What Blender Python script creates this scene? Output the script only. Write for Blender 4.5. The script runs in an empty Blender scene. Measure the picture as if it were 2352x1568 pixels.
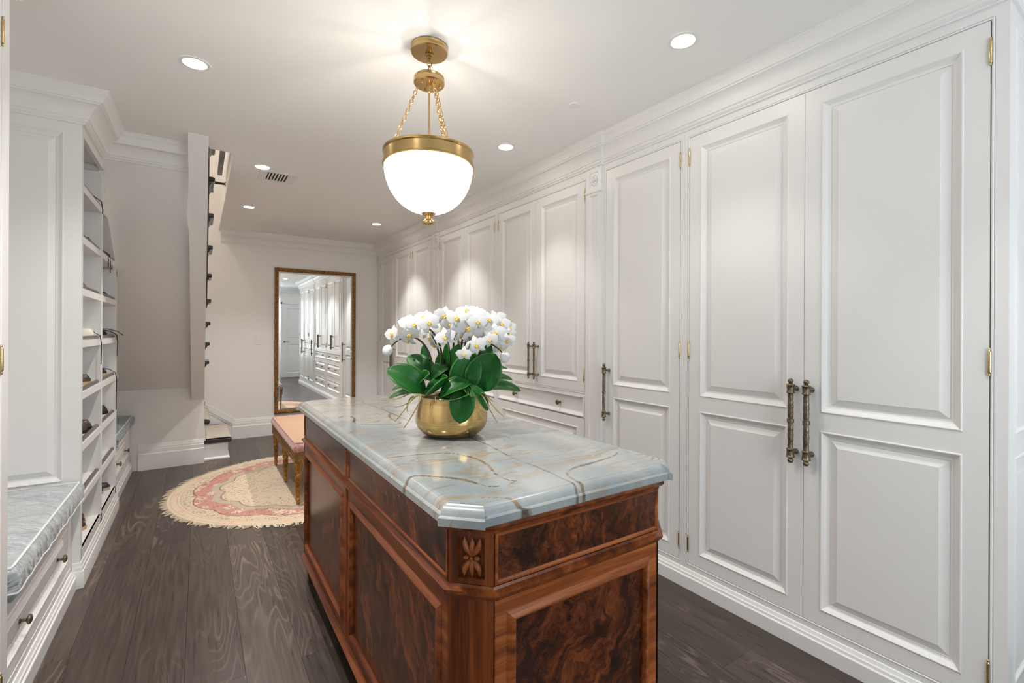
import bpy, bmesh, math, random
from mathutils import Vector, Matrix, noise as mnoise

random.seed(7)
SC = bpy.context.scene
COL = SC.collection

# ------------------------------------------------------------------ camera
YAW, ROLL, CAM_H = 0.5875, -0.004376, 1.30
_f = Vector((math.sin(YAW), math.cos(YAW), 0)); _r = Vector((math.cos(YAW), -math.sin(YAW), 0)); _d = Vector((0, 0, -1))
_r2 = _r * math.cos(ROLL) + _d * math.sin(ROLL)
_d2 = _d * math.cos(ROLL) - _r * math.sin(ROLL)
cam = bpy.data.cameras.new('camera'); cam.sensor_width = 36.0; cam.sensor_fit = 'HORIZONTAL'
cam.lens = 1079.2 / 2352 * 36.0
cam.shift_y = -(784 - 761.3) / 2352
cam.clip_start = 0.02; cam.clip_end = 100
camo = bpy.data.objects.new('camera', cam); COL.objects.link(camo)
M = Matrix.Identity(4)
for i in range(3):
    M[i][0] = _r2[i]; M[i][1] = -_d2[i]; M[i][2] = -_f[i]
M.translation = Vector((0, 0, CAM_H))
camo.matrix_world = M
SC.camera = camo

# ------------------------------------------------------------------ world, daylight, exposure
SC.view_settings.view_transform = 'Standard'; SC.view_settings.look = 'None'
SC.view_settings.gamma = 1.0; SC.view_settings.use_curve_mapping = False
SC.view_settings.exposure = 1.20
W = bpy.data.worlds.new('world'); SC.world = W; W.use_nodes = True
bg = W.node_tree.nodes['Background']; bg.inputs[0].default_value = (0.78, 0.88, 1.0, 1); bg.inputs[1].default_value = 2.0
try:
    SC.cycles.max_bounces = 10; SC.cycles.diffuse_bounces = 8; SC.cycles.glossy_bounces = 4
    SC.cycles.sample_clamp_indirect = 6.0; SC.cycles.caustics_reflective = False; SC.cycles.caustics_refractive = False
except Exception:
    pass
CEIL = 2.488
SPOT_W, BOWL_E, PEND_W, DAY_W = 20.0, 4.6, 4.2, 6.5

def area_light(name, loc, rot, sx, sy, power, col):
    l = bpy.data.lights.new(name, 'AREA'); l.shape = 'RECTANGLE'; l.size = sx; l.size_y = sy; l.energy = power; l.color = col
    o = bpy.data.objects.new(name, l); COL.objects.link(o); o.location = loc; o.rotation_euler = rot
    return o
# daylight through the window of the wall behind the photographer
area_light('window_daylight', (1.22, -1.30, 1.37), (math.radians(90), 0, 0), 1.2, 1.6, DAY_W, (0.86, 0.93, 1.0))

# ------------------------------------------------------------------ helpers
WP = {}
def V3(*a): return Vector(a)

class Fr:
    def __init__(s, o, U, Wd): s.o = Vector(o); s.U = Vector(U); s.W = Vector(Wd)
    def p(s, u, v, w): return s.o + s.U * u + Vector((0, 0, v)) + s.W * w
FR = lambda x: Fr((x, 0, 0), (0, 1, 0), (-1, 0, 0))      # faces -x, u = y
FL = lambda x: Fr((x, 0, 0), (0, 1, 0), (1, 0, 0))       # faces +x, u = y
FN = lambda y: Fr((0, y, 0), (1, 0, 0), (0, -1, 0))      # faces -y, u = x
FB = lambda y: Fr((0, y, 0), (1, 0, 0), (0, 1, 0))       # faces +y, u = x

class MB:
    def __init__(s): s.v = []; s.f = []; s.m = []
    def add(s, vs, fs, mi=0):
        n = len(s.v); s.v += [Vector(a) for a in vs]
        for q in fs: s.f.append([n + i for i in q]); s.m.append(mi)
        return s
    def box(s, x0, x1, y0, y1, z0, z1, mi=0):
        vs = [(x, y, z) for z in (z0, z1) for y in (y0, y1) for x in (x0, x1)]
        return s.add(vs, [(0, 2, 3, 1), (4, 5, 7, 6), (0, 1, 5, 4), (2, 6, 7, 3), (0, 4, 6, 2), (1, 3, 7, 5)], mi)
    def fbox(s, F, u0, u1, v0, v1, w0, w1, mi=0):
        vs = [F.p(u, v, w) for w in (w0, w1) for v in (v0, v1) for u in (u0, u1)]
        return s.add(vs, [(0, 2, 3, 1), (4, 5, 7, 6), (0, 1, 5, 4), (2, 6, 7, 3), (0, 4, 6, 2), (1, 3, 7, 5)], mi)
    def quadf(s, F, u0, u1, v0, v1, w):
        return s.add([F.p(u0, v0, w), F.p(u1, v0, w), F.p(u1, v1, w), F.p(u0, v1, w)], [(0, 1, 2, 3)])
    def rings(s, F, rect, prof, cap=True):
        u0, u1, v0, v1 = rect; vs = []; fs = []
        for (i, w) in prof:
            vs += [F.p(u0 + i, v0 + i, w), F.p(u1 - i, v0 + i, w), F.p(u1 - i, v1 - i, w), F.p(u0 + i, v1 - i, w)]
        for k in range(len(prof) - 1):
            for j in range(4):
                a = k * 4 + j; b = k * 4 + (j + 1) % 4
                fs.append((a, b, b + 4, a + 4))
        if cap:
            k = (len(prof) - 1) * 4; fs.append((k, k + 1, k + 2, k + 3))
        return s.add(vs, fs)
    def holed(s, F, rect, holes, w=0.0):
        u0, u1, v0, v1 = rect
        us = sorted({u0, u1} | {h[0] for h in holes} | {h[1] for h in holes})
        vs = sorted({v0, v1} | {h[2] for h in holes} | {h[3] for h in holes})
        for a, b in zip(us, us[1:]):
            for c, d in zip(vs, vs[1:]):
                mu, mv = (a + b) / 2, (c + d) / 2
                if any(h[0] < mu < h[1] and h[2] < mv < h[3] for h in holes): continue
                s.quadf(F, a, b, c, d, w)
        return s
    def sides(s, F, rect, w0, w1):
        return s.rings(F, rect, [(0, w0), (0, w1)], cap=False)
    def lathe(s, prof, c=(0, 0, 0), seg=20, axis='Z', cap=True):
        vs = []; fs = []; c = Vector(c)
        for (r, z) in prof:
            for k in range(seg):
                a = 2 * math.pi * k / seg
                x, y = r * math.cos(a), r * math.sin(a)
                vs.append(c + (Vector((x, y, z)) if axis == 'Z' else Vector((z, x, y)) if axis == 'X' else Vector((x, z, y))))
        for i in range(len(prof) - 1):
            for k in range(seg):
                a = i * seg + k; b = i * seg + (k + 1) % seg
                fs.append((a, b, b + seg, a + seg))
        if cap:
            fs.append(tuple(range(seg))); fs.append(tuple(range((len(prof) - 1) * seg, len(prof) * seg)))
        return s.add(vs, fs)
    def tube(s, pts, r, seg=8, cap=True):
        pts = [Vector(p) for p in pts]; n = len(pts); vs = []; fs = []
        rr = r if isinstance(r, (list, tuple)) else [r] * n
        prev = None
        for i, p in enumerate(pts):
            t = (pts[min(i + 1, n - 1)] - pts[max(i - 1, 0)]).normalized()
            if prev is None:
                a = Vector((0, 0, 1)) if abs(t.z) < 0.9 else Vector((1, 0, 0))
                nx = t.cross(a).normalized()
            else:
                nx = (prev - t * prev.dot(t)).normalized()
            prev = nx; ny = t.cross(nx)
            for k in range(seg):
                an = 2 * math.pi * k / seg
                vs.append(p + nx * (rr[i] * math.cos(an)) + ny * (rr[i] * math.sin(an)))
        for i in range(n - 1):
            for k in range(seg):
                a = i * seg + k; b = i * seg + (k + 1) % seg
                fs.append((a, b, b + seg, a + seg))
        if cap: fs.append(tuple(range(seg))); fs.append(tuple(range((n - 1) * seg, n * seg)))
        return s.add(vs, fs)
    def torus(s, c, R, r, nrm=(0, 0, 1), seg=16, ss=6, stretch=1.0, sdir=None):
        c = Vector(c); nz = Vector(nrm).normalized()
        if sdir is None: a = Vector((1, 0, 0)) if abs(nz.x) < 0.9 else Vector((0, 1, 0)); sx = nz.cross(a).normalized()
        else: sx = Vector(sdir).normalized()
        sy = nz.cross(sx); vs = []; fs = []
        for i in range(seg):
            a = 2 * math.pi * i / seg
            rad = sx * math.cos(a) + sy * math.sin(a); cen = c + sx * (R * stretch * math.cos(a)) + sy * (R * math.sin(a))
            for k in range(ss):
                b = 2 * math.pi * k / ss
                vs.append(cen + rad * (r * math.cos(b)) + nz * (r * math.sin(b)))
        for i in range(seg):
            for k in range(ss):
                fs.append((i * ss + k, ((i + 1) % seg) * ss + k, ((i + 1) % seg) * ss + (k + 1) % ss, i * ss + (k + 1) % ss))
        return s.add(vs, fs)
    def sweep(s, path, prof, cap=True, closed=False):
        # path in plan, outward is LEFT of travel; prof [(out, z)]
        P = [Vector((p[0], p[1])) for p in path]; n = len(P); vs = []; fs = []; m = len(prof)
        for i in range(n):
            ns = []
            if closed or i > 0:
                d = (P[i] - P[i - 1]).normalized(); ns.append(Vector((-d.y, d.x)))
            if closed or i < n - 1:
                d = (P[(i + 1) % n] - P[i]).normalized(); ns.append(Vector((-d.y, d.x)))
            mv = ns[0] if len(ns) == 1 else (ns[0] + ns[1]) / (1 + ns[0].dot(ns[1]))
            for (o, z) in prof:
                q = P[i] + mv * o; vs.append((q.x, q.y, z))
        for i in range(n if closed else n - 1):
            j = (i + 1) % n
            for k in range(m - 1):
                fs.append((i * m + k, j * m + k, j * m + k + 1, i * m + k + 1))
        if cap and not closed:
            fs.append(tuple(range(m))); fs.append(tuple(range((n - 1) * m, n * m)))
        return s.add(vs, fs)
    def sphere(s, c, r, seg=8, rg=5, sc=(1, 1, 1)):
        c = Vector(c); vs = []; fs = []
        for i in range(1, rg):
            t = math.pi * i / rg
            for k in range(seg):
                a = 2 * math.pi * k / seg
                vs.append(c + Vector((r * sc[0] * math.sin(t) * math.cos(a), r * sc[1] * math.sin(t) * math.sin(a), r * sc[2] * math.cos(t))))
        n = len(vs); vs += [c + Vector((0, 0, r * sc[2])), c - Vector((0, 0, r * sc[2]))]
        for i in range(rg - 2):
            for k in range(seg):
                a = i * seg + k; b = i * seg + (k + 1) % seg
                fs.append((a, b, b + seg, a + seg))
        for k in range(seg):
            fs.append((n, k, (k + 1) % seg)); fs.append((n + 1, (rg - 2) * seg + (k + 1) % seg, (rg - 2) * seg + k))
        return s.add(vs, fs)
    def mesh(s, name, org=Vector((0, 0, 0)), smooth=None, recalc=True):
        me = bpy.data.meshes.new(name)
        me.from_pydata([tuple(a - org) for a in s.v], [], s.f)
        if any(s.m): me.polygons.foreach_set('material_index', s.m)
        if recalc:
            bm = bmesh.new(); bm.from_mesh(me); bmesh.ops.recalc_face_normals(bm, faces=bm.faces); bm.to_mesh(me); bm.free()
        if smooth is not None:
            me.polygons.foreach_set('use_smooth', [True] * len(me.polygons))
            me.set_sharp_from_angle(angle=math.radians(smooth))
        me.update()
        return me
    def obj(s, name, mat, parent=None, smooth=None, label=None, cat=None, group=None, kind=None, org=None, recalc=True):
        if parent is not None: o0 = WP[parent]
        elif org is not None: o0 = Vector(org)
        else:
            xs = [a.x for a in s.v]; ys = [a.y for a in s.v]; zs = [a.z for a in s.v]
            o0 = Vector(((min(xs) + max(xs)) / 2, (min(ys) + max(ys)) / 2, min(zs)))
        me = s.mesh(name, o0, smooth, recalc)
        for mm in (mat if isinstance(mat, (list, tuple)) else [mat]): me.materials.append(mm)
        o = bpy.data.objects.new(name, me); COL.objects.link(o)
        if parent is not None: o.parent = parent; WP[o] = o0
        else: o.location = o0; WP[o] = o0
        tag(o, label, cat, group, kind)
        return o

def tag(o, label=None, cat=None, group=None, kind=None):
    if label: o['label'] = label
    if cat: o['category'] = cat
    if group: o['group'] = group
    if kind: o['kind'] = kind
    return o
def thing(name, loc, label, cat, group=None, kind=None):
    o = bpy.data.objects.new(name, None); COL.objects.link(o); o.location = loc; o.empty_display_size = 0.05
    WP[o] = Vector(loc); return tag(o, label, cat, group, kind)
def inst(name, me, parent, world, rot=(0, 0, 0), mat=None, scale=None):
    o = bpy.data.objects.new(name, me); COL.objects.link(o); o.parent = parent
    o.location = Vector(world) - WP[parent]; o.rotation_euler = rot
    if scale: o.scale = scale
    WP[o] = Vector(world); return o

# ------------------------------------------------------------------ materials
def mat(name, col, rough=0.5, metal=0.0, spec=0.5, coat=0.0, bump=None, emis=None, sheen=0.0, vary=None):
    m = bpy.data.materials.new(name); m.use_nodes = True; nt = m.node_tree; b = nt.nodes['Principled BSDF']
    b.inputs['Base Color'].default_value = (*col, 1); b.inputs['Roughness'].default_value = rough
    b.inputs['Metallic'].default_value = metal; b.inputs['Specular IOR Level'].default_value = spec
    b.inputs['Coat Weight'].default_value = coat; b.inputs['Coat Roughness'].default_value = 0.12
    b.inputs['Sheen Weight'].default_value = sheen
    if emis: b.inputs['Emission Color'].default_value = (*emis[0], 1); b.inputs['Emission Strength'].default_value = emis[1]
    n = nt.nodes; L = nt.links
    if bump or vary:
        tc = n.new('ShaderNodeTexCoord')
    if bump:
        sc, st, dist, det = bump
        t = n.new('ShaderNodeTexNoise'); t.inputs['Scale'].default_value = sc; t.inputs['Detail'].default_value = det
        L.new(tc.outputs['Object'], t.inputs['Vector'])
        bp = n.new('ShaderNodeBump'); bp.inputs['Strength'].default_value = st; bp.inputs['Distance'].default_value = dist
        L.new(t.outputs['Fac'], bp.inputs['Height']); L.new(bp.outputs[0], b.inputs['Normal'])
    if vary:
        sc, c2, lo, hi = vary
        t = n.new('ShaderNodeTexNoise'); t.inputs['Scale'].default_value = sc; t.inputs['Detail'].default_value = 4
        L.new(tc.outputs['Object'], t.inputs['Vector'])
        r = n.new('ShaderNodeValToRGB'); r.color_ramp.elements[0].position = lo; r.color_ramp.elements[1].position = hi
        r.color_ramp.elements[0].color = (*col, 1); r.color_ramp.elements[1].color = (*c2, 1)
        L.new(t.outputs['Fac'], r.inputs[0]); L.new(r.outputs[0], b.inputs['Base Color'])
    return m

class NT:
    def __init__(s, m): s.nt = m.node_tree; s.b = s.nt.nodes['Principled BSDF']; s.tc = s.n('ShaderNodeTexCoord')
    def n(s, t, **k):
        x = s.nt.nodes.new(t)
        for a, v in k.items(): setattr(x, a, v)
        return x
    def set(s, node, inp, val):
        if hasattr(val, 'is_linked') or isinstance(val, bpy.types.NodeSocket): s.nt.links.new(val, node.inputs[inp])
        else: node.inputs[inp].default_value = val
    def math(s, op, a, b=0.0, c=None, clamp=False):
        x = s.n('ShaderNodeMath', operation=op); x.use_clamp = clamp; s.set(x, 0, a); s.set(x, 1, b)
        if c is not None: s.set(x, 2, c)
        return x.outputs[0]
    def mapr(s, v, a, b, c=0.0, d=1.0, smooth=False):
        x = s.n('ShaderNodeMapRange'); x.clamp = True
        if smooth: x.interpolation_type = 'SMOOTHSTEP'
        for i, q in enumerate((v, a, b, c, d)): s.set(x, i, q)
        return x.outputs[0]
    def noise(s, vec, scale, detail=4, dist=0.0, rough=0.5, out='Fac'):
        x = s.n('ShaderNodeTexNoise'); s.set(x, 'Vector', vec); x.inputs['Scale'].default_value = scale; x.inputs['Detail'].default_value = detail
        x.inputs['Distortion'].default_value = dist; x.inputs['Roughness'].default_value = rough
        return x.outputs[out]
    def vor(s, vec, scale, out='Distance', feat='F1'):
        x = s.n('ShaderNodeTexVoronoi', feature=feat); s.set(x, 'Vector', vec); x.inputs['Scale'].default_value = scale
        return x.outputs[out]
    def mapping(s, vec, sc=(1, 1, 1), loc=(0, 0, 0), rot=(0, 0, 0)):
        x = s.n('ShaderNodeMapping'); s.set(x, 'Vector', vec); x.inputs['Scale'].default_value = sc; x.inputs['Location'].default_value = loc; x.inputs['Rotation'].default_value = rot
        return x.outputs[0]
    def ramp(s, fac, els):
        x = s.n('ShaderNodeValToRGB'); s.set(x, 0, fac); cr = x.color_ramp
        while len(cr.elements) < len(els): cr.elements.new(0.5)
        for e, (p, c) in zip(cr.elements, els): e.position = p; e.color = (*c, 1)
        return x.outputs[0]
    def mix(s, fac, a, b):
        x = s.n('ShaderNodeMix', data_type='RGBA'); s.set(x, 'Factor', fac)
        for i, v in ((6, a), (7, b)):
            if isinstance(v, tuple): x.inputs[i].default_value = (*v, 1)
            else: s.nt.links.new(v, x.inputs[i])
        return x.outputs[2]
    def vadd(s, a, b):
        x = s.n('ShaderNodeVectorMath', operation='ADD'); s.set(x, 0, a); s.set(x, 1, b); return x.outputs[0]
    def vscale(s, a, k):
        x = s.n('ShaderNodeVectorMath', operation='SCALE'); s.set(x, 0, a); s.set(x, 'Scale', k); return x.outputs[0]
    def sep(s, v):
        x = s.n('ShaderNodeSeparateXYZ'); s.set(x, 0, v); return x.outputs
    def comb(s, a, b, c):
        x = s.n('ShaderNodeCombineXYZ'); s.set(x, 0, a); s.set(x, 1, b); s.set(x, 2, c); return x.outputs[0]
    def bump(s, h, st=0.3, d=0.01):
        x = s.n('ShaderNodeBump'); x.inputs['Strength'].default_value = st; x.inputs['Distance'].default_value = d
        s.set(x, 'Height', h); s.nt.links.new(x.outputs[0], s.b.inputs['Normal'])
    def out(s, inp, v): s.set(s.b, inp, v)

PAINT = mat('cabinet_paint', (0.83, 0.83, 0.825), 0.36, spec=0.45)
WALLP = mat('wall_paint', (0.87, 0.858, 0.842), 0.6, spec=0.3, bump=(160, 0.03, 0.002, 2))
CEILP = mat('ceiling_paint', (0.90, 0.895, 0.885), 0.75, spec=0.2, bump=(140, 0.03, 0.002, 2))
TRIMP = mat('trim_paint', (0.85, 0.85, 0.84), 0.38, spec=0.45)
DARKBACK = mat('dark_gap_backing', (0.25, 0.25, 0.25), 0.8)  # dark grey that paints shade into door gaps, also the floor base
BRONZE = mat('antique_bronze', (0.17, 0.135, 0.09), 0.38, 0.9, vary=(160, (0.30, 0.245, 0.17), 0.45, 0.62), bump=(420, 0.5, 0.0012, 2))
BRASS = mat('aged_brass', (0.62, 0.43, 0.19), 0.24, 1.0, vary=(9, (0.50, 0.34, 0.15), 0.4, 0.7))
HINGE = mat('polished_brass_hinge', (0.68, 0.52, 0.26), 0.22, 1.0)
BLACK = mat('black_paint', (0.012, 0.012, 0.013), 0.28, spec=0.5, coat=0.3)
RUNNER = mat('runner_wool', (0.62, 0.56, 0.48), 0.95, spec=0.1, bump=(350, 0.6, 0.004, 3))
RUNEDGE = mat('runner_binding', (0.05, 0.045, 0.04), 0.9)
RAIL = mat('shelf_rail_metal', (0.27, 0.245, 0.225), 0.38, 0.85)
PIPING = mat('cushion_piping', (0.70, 0.74, 0.77), 0.45, sheen=0.3)
GLASSW = mat('downlight_lens', (1, 1, 1), 0.5, emis=((1.0, 0.93, 0.84), 30.0))
VENTDK = mat('vent_dark', (0.02, 0.02, 0.02), 0.9)
PLASTIC = mat('white_plastic', (0.82, 0.82, 0.80), 0.35)
LEAFU = mat('leaf_underside', (0.05, 0.085, 0.03), 0.5)
STEM = mat('orchid_stem', (0.045, 0.05, 0.02), 0.5, vary=(60, (0.02, 0.022, 0.014), 0.4, 0.6))
ROOT = mat('orchid_root', (0.30, 0.27, 0.09), 0.6, vary=(40, (0.18, 0.14, 0.05), 0.4, 0.6))
MOSS = mat('pot_moss', (0.045, 0.05, 0.02), 1.0, bump=(90, 1.0, 0.01, 5), vary=(50, (0.02, 0.016, 0.01), 0.4, 0.6))
LIP = mat('orchid_lip', (0.80, 0.52, 0.04), 0.5, vary=(200, (0.85, 0.70, 0.25), 0.45, 0.65))
PETAL = mat('orchid_petal', (0.66, 0.66, 0.67), 0.6, spec=0.2)
MIRR = mat('mirror_glass', (0.93, 0.95, 0.94), 0.01, 1.0)
PANE = mat('window_glass', (1, 1, 1), 0.0, spec=0.5)
_b = PANE.node_tree.nodes['Principled BSDF']; _b.inputs['Alpha'].default_value = 0.12

def walnut_mat(name, c0, c1, c2, axis='z', sc=1.0, rough=0.3):
    m = mat(name, c1, rough, spec=0.32, coat=0.08); N = NT(m)
    st = {'z': (26 * sc, 26 * sc, 1.3 * sc), 'y': (26 * sc, 1.3 * sc, 26 * sc), 'x': (1.3 * sc, 26 * sc, 26 * sc)}[axis]
    v = N.mapping(N.tc.outputs['Object'], st)
    a = N.noise(v, 1.0, 5, 0.6); b = N.noise(N.mapping(N.tc.outputs['Object'], tuple(q * 7 for q in st)), 1.0, 3)
    f = N.math('ADD', N.math('MULTIPLY', a, 0.75), N.math('MULTIPLY', b, 0.25))
    N.out('Base Color', N.ramp(f, [(0.34, c0), (0.5, c1), (0.66, c2)]))
    N.bump(b, 0.06, 0.002); return m
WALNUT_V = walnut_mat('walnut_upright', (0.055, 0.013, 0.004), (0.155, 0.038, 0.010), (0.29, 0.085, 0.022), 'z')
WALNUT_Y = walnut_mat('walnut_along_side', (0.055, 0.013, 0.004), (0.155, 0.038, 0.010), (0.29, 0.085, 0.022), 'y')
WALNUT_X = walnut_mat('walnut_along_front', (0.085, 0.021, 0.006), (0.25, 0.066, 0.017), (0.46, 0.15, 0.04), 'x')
def burl_mat(name, off, rough=0.2, bright=1.0, rot=(0, 0, 0)):
    m = mat(name, (0.1, 0.03, 0.01), rough, spec=0.4, coat=0.25); N = NT(m)
    v = N.mapping(N.tc.outputs['Object'], (1, 1, 1), off, rot)
    w = N.noise(v, 5.0, 4, 0.0, 0.55, 'Color')
    vv = N.vadd(v, N.vscale(w, 0.34))
    vs = N.mapping(vv, (13, 13, 3.2))
    a = N.noise(vs, 1.0, 6, 1.8, 0.6)
    fine = N.noise(N.mapping(vv, (150, 150, 22)), 1.0, 4, 0.5)
    big = N.noise(v, 5.0, 2, 0.8)
    f = N.math('ADD', N.math('MULTIPLY', a, 0.58), N.math('ADD', N.math('MULTIPLY', fine, 0.22), N.math('MULTIPLY', big, 0.20)))
    k = bright
    N.out('Base Color', N.ramp(f, [(0.38, (0.010, 0.005, 0.003)), (0.45, (0.040 * k, 0.012 * k, 0.005)), (0.51, (0.085 * k, 0.022 * k, 0.007)), (0.57, (0.17 * k, 0.042 * k, 0.012 * k)), (0.65, (0.30 * k, 0.085 * k, 0.024 * k))]))
    return m
BURL_S = burl_mat('burl_veneer_dark', (0.3, 0.1, 0.2), 0.27, 0.95, (0.45, 0, 0))
BURL_D = burl_mat('burl_veneer_drawer', (1.7, 0.4, 0.9), 0.24, 0.95)
BURL_F = burl_mat('burl_veneer_front', (2.2, 0.7, 0.35), 0.2, 0.75, (0, -0.9, 0))
CARVE = mat('carved_walnut', (0.33, 0.10, 0.03), 0.4, spec=0.3, vary=(30, (0.22, 0.065, 0.02), 0.4, 0.6))

# dark stained wide plank floor
FLOORM = mat('dark_plank_wood', (0.035, 0.022, 0.016), 0.3, spec=0.45); N = NT(FLOORM)
oi = N.n('ShaderNodeObjectInfo')
ofs = N.comb(N.math('MULTIPLY', oi.outputs['Random'], 31.0), N.math('MULTIPLY', oi.outputs['Random'], 17.0), N.math('MULTIPLY', oi.outputs['Random'], 9.0))
pv = N.vadd(N.tc.outputs['Object'], ofs)
g = N.noise(N.mapping(pv, (5.5, 0.75, 1)), 1.0, 2, 0.5, 0.45)
rg_ = N.math('FRACT', N.math('MULTIPLY', g, 26.0))
ln = N.mapr(N.math('ABSOLUTE', N.math('SUBTRACT', rg_, 0.5)), 0.30, 0.49, 0.0, 1.0, True)
ln = N.math('MULTIPLY', ln, N.mapr(N.noise(N.mapping(pv, (3, 0.8, 1)), 1.3, 3), 0.46, 0.66))
fib = N.noise(N.mapping(pv, (90, 4, 1)), 1.0, 4)
wear = N.mapr(N.noise(N.mapping(pv, (16, 6, 1)), 1.0, 3, 0.6), 0.66, 0.76)
tone = N.mapr(oi.outputs['Random'], 0, 1, 0.75, 1.3)
c = N.ramp(fib, [(0.3, (0.046, 0.034, 0.027)), (0.7, (0.084, 0.063, 0.051))])
c = N.mix(N.math('MULTIPLY', ln, 0.8), c, (0.19, 0.14, 0.115))
c = N.mix(N.math('MULTIPLY', wear, 0.55), c, (0.17, 0.095, 0.07))
hsv = N.n('ShaderNodeHueSaturation'); N.set(hsv, 'Color', c); N.set(hsv, 'Value', tone)
N.out('Base Color', hsv.outputs[0])
N.out('Roughness', N.mapr(fib, 0.2, 0.8, 0.24, 0.40))
N.bump(N.math('ADD', N.math('MULTIPLY', ln, 0.4), N.math('MULTIPLY', fib, 0.4)), 0.12, 0.002)

# brass pot: brushed, with fine engraved bands
POT = mat('brushed_brass_pot', (0.62, 0.43, 0.17), 0.22, 1.0); N = NT(POT)
zz = N.sep(N.tc.outputs['Object'])[2]
gr = N.math('ADD', N.mapr(N.math('ABSOLUTE', N.math('SUBTRACT', zz, 0.052)), 0.0, 0.0012, 1, 0), N.mapr(N.math('ABSOLUTE', N.math('SUBTRACT', zz, 0.058)), 0.0, 0.0012, 1, 0))
gr = N.math('ADD', gr, N.math('ADD', N.mapr(N.math('ABSOLUTE', N.math('SUBTRACT', zz, 0.120)), 0.0, 0.0011, 1, 0), N.mapr(N.math('ABSOLUTE', N.math('SUBTRACT', zz, 0.124)), 0.0, 0.0011, 1, 0)), clamp=True)
br = N.noise(N.mapping(N.tc.outputs['Object'], (4, 4, 420)), 1.0, 2)
N.out('Base Color', N.mix(N.math('MULTIPLY', gr, 0.6), (0.66, 0.46, 0.19), (0.22, 0.14, 0.05)))
N.out('Roughness', N.mapr(br, 0.3, 0.7, 0.15, 0.22))

# orchid leaf with lengthwise veins
LEAF = mat('orchid_leaf', (0.02, 0.13, 0.025), 0.36, spec=0.28); N = NT(LEAF)
uvn = N.n('ShaderNodeUVMap'); uvn.uv_map = 'uv'
ux, uy, _ = N.sep(uvn.outputs[0])
vn = N.noise(N.comb(N.math('MULTIPLY', ux, 30.0), N.math('MULTIPLY', uy, 1.2), 0.0), 1.0, 3)
bl = N.noise(N.tc.outputs['Object'], 22, 2)
edge = N.mapr(N.math('ABSOLUTE', N.math('SUBTRACT', ux, 0.5)), 0.455, 0.5, 0, 1)
c = N.ramp(vn, [(0.3, (0.004, 0.050, 0.007)), (0.7, (0.010, 0.120, 0.014))])
c = N.mix(N.mapr(bl, 0.55, 0.75, 0, 0.5), c, (0.012, 0.055, 0.018))
c = N.mix(N.math('MULTIPLY', edge, 0.8), c, (0.09, 0.20, 0.05))
N.out('Base Color', c)
N.bump(vn, 0.1, 0.002)

# silk cushions, two tones of the same slate blue shot silk
def silk(name, a, b):
    m = mat(name, a, 0.38, spec=0.6, sheen=0.35); N = NT(m)
    thread = N.noise(N.mapping(N.tc.outputs['Object'], (30, 700, 100)), 1.0, 2)
    c = N.mix(N.noise(N.mapping(N.tc.outputs['Object'], (3, 9, 3)), 1.0, 3, 1.0), a, b)
    N.out('Base Color', N.mix(N.math('MULTIPLY', thread, 0.18), c, tuple(q * 0.7 for q in a)))
    wr = N.noise(N.mapping(N.tc.outputs['Object'], (7, 16, 7), rot=(0, 0, 0.5)), 1.0, 4, 1.4)
    N.bump(wr, 0.9, 0.06)
    return m
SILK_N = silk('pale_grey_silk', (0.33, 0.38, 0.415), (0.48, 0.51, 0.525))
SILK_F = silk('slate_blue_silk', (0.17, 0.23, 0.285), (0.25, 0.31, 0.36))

# pink damask of the bench
PINKF = mat('pink_damask', (0.62, 0.36, 0.28), 0.6, sheen=0.3); N = NT(PINKF)
w_ = N.mapping(N.tc.outputs['Object'], (34, 34, 34))
vd = N.noise(w_, 1.0, 3, 1.2)
N.out('Base Color', N.mix(N.mapr(vd, 0.5, 0.62), (0.50, 0.235, 0.205), (0.66, 0.40, 0.35)))
PEACHF = mat('peach_seat_fabric', (0.80, 0.52, 0.36), 0.7, sheen=0.25); N = NT(PEACHF)
x_, y_, z_ = N.sep(N.tc.outputs['Object'])
yr = N.math('MULTIPLY', y_, 24.0); xr = N.math('ADD', N.math('MULTIPLY', x_, 30.0), N.math('MULTIPLY', N.math('FLOOR', yr), 0.5))
dx = N.math('ABSOLUTE', N.math('SUBTRACT', N.math('FRACT', xr), 0.5)); dy = N.math('ABSOLUTE', N.math('SUBTRACT', N.math('FRACT', yr), 0.5))
dm = N.mapr(N.math('ADD', N.math('MULTIPLY', dx, 1.0), N.math('MULTIPLY', dy, 2.2)), 0.20, 0.30, 1, 0)
N.out('Base Color', N.mix(N.math('MULTIPLY', dm, 0.9), (0.50, 0.30, 0.185), (0.26, 0.11, 0.065)))
GILT = mat('gilded_wood', (0.45, 0.24, 0.06), 0.38, 0.75, vary=(35, (0.16, 0.07, 0.02), 0.45, 0.68), bump=(180, 0.5, 0.003, 3))
GILTD = mat('gilded_carving', (0.26, 0.14, 0.045), 0.45, 0.6, vary=(70, (0.50, 0.29, 0.09), 0.5, 0.64), bump=(150, 1.0, 0.006, 3))
FRAMEG = mat('mirror_frame_gilt', (0.20, 0.10, 0.035), 0.42, 0.65, vary=(60, (0.42, 0.23, 0.075), 0.46, 0.66), bump=(140, 0.7, 0.004, 3))

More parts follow.
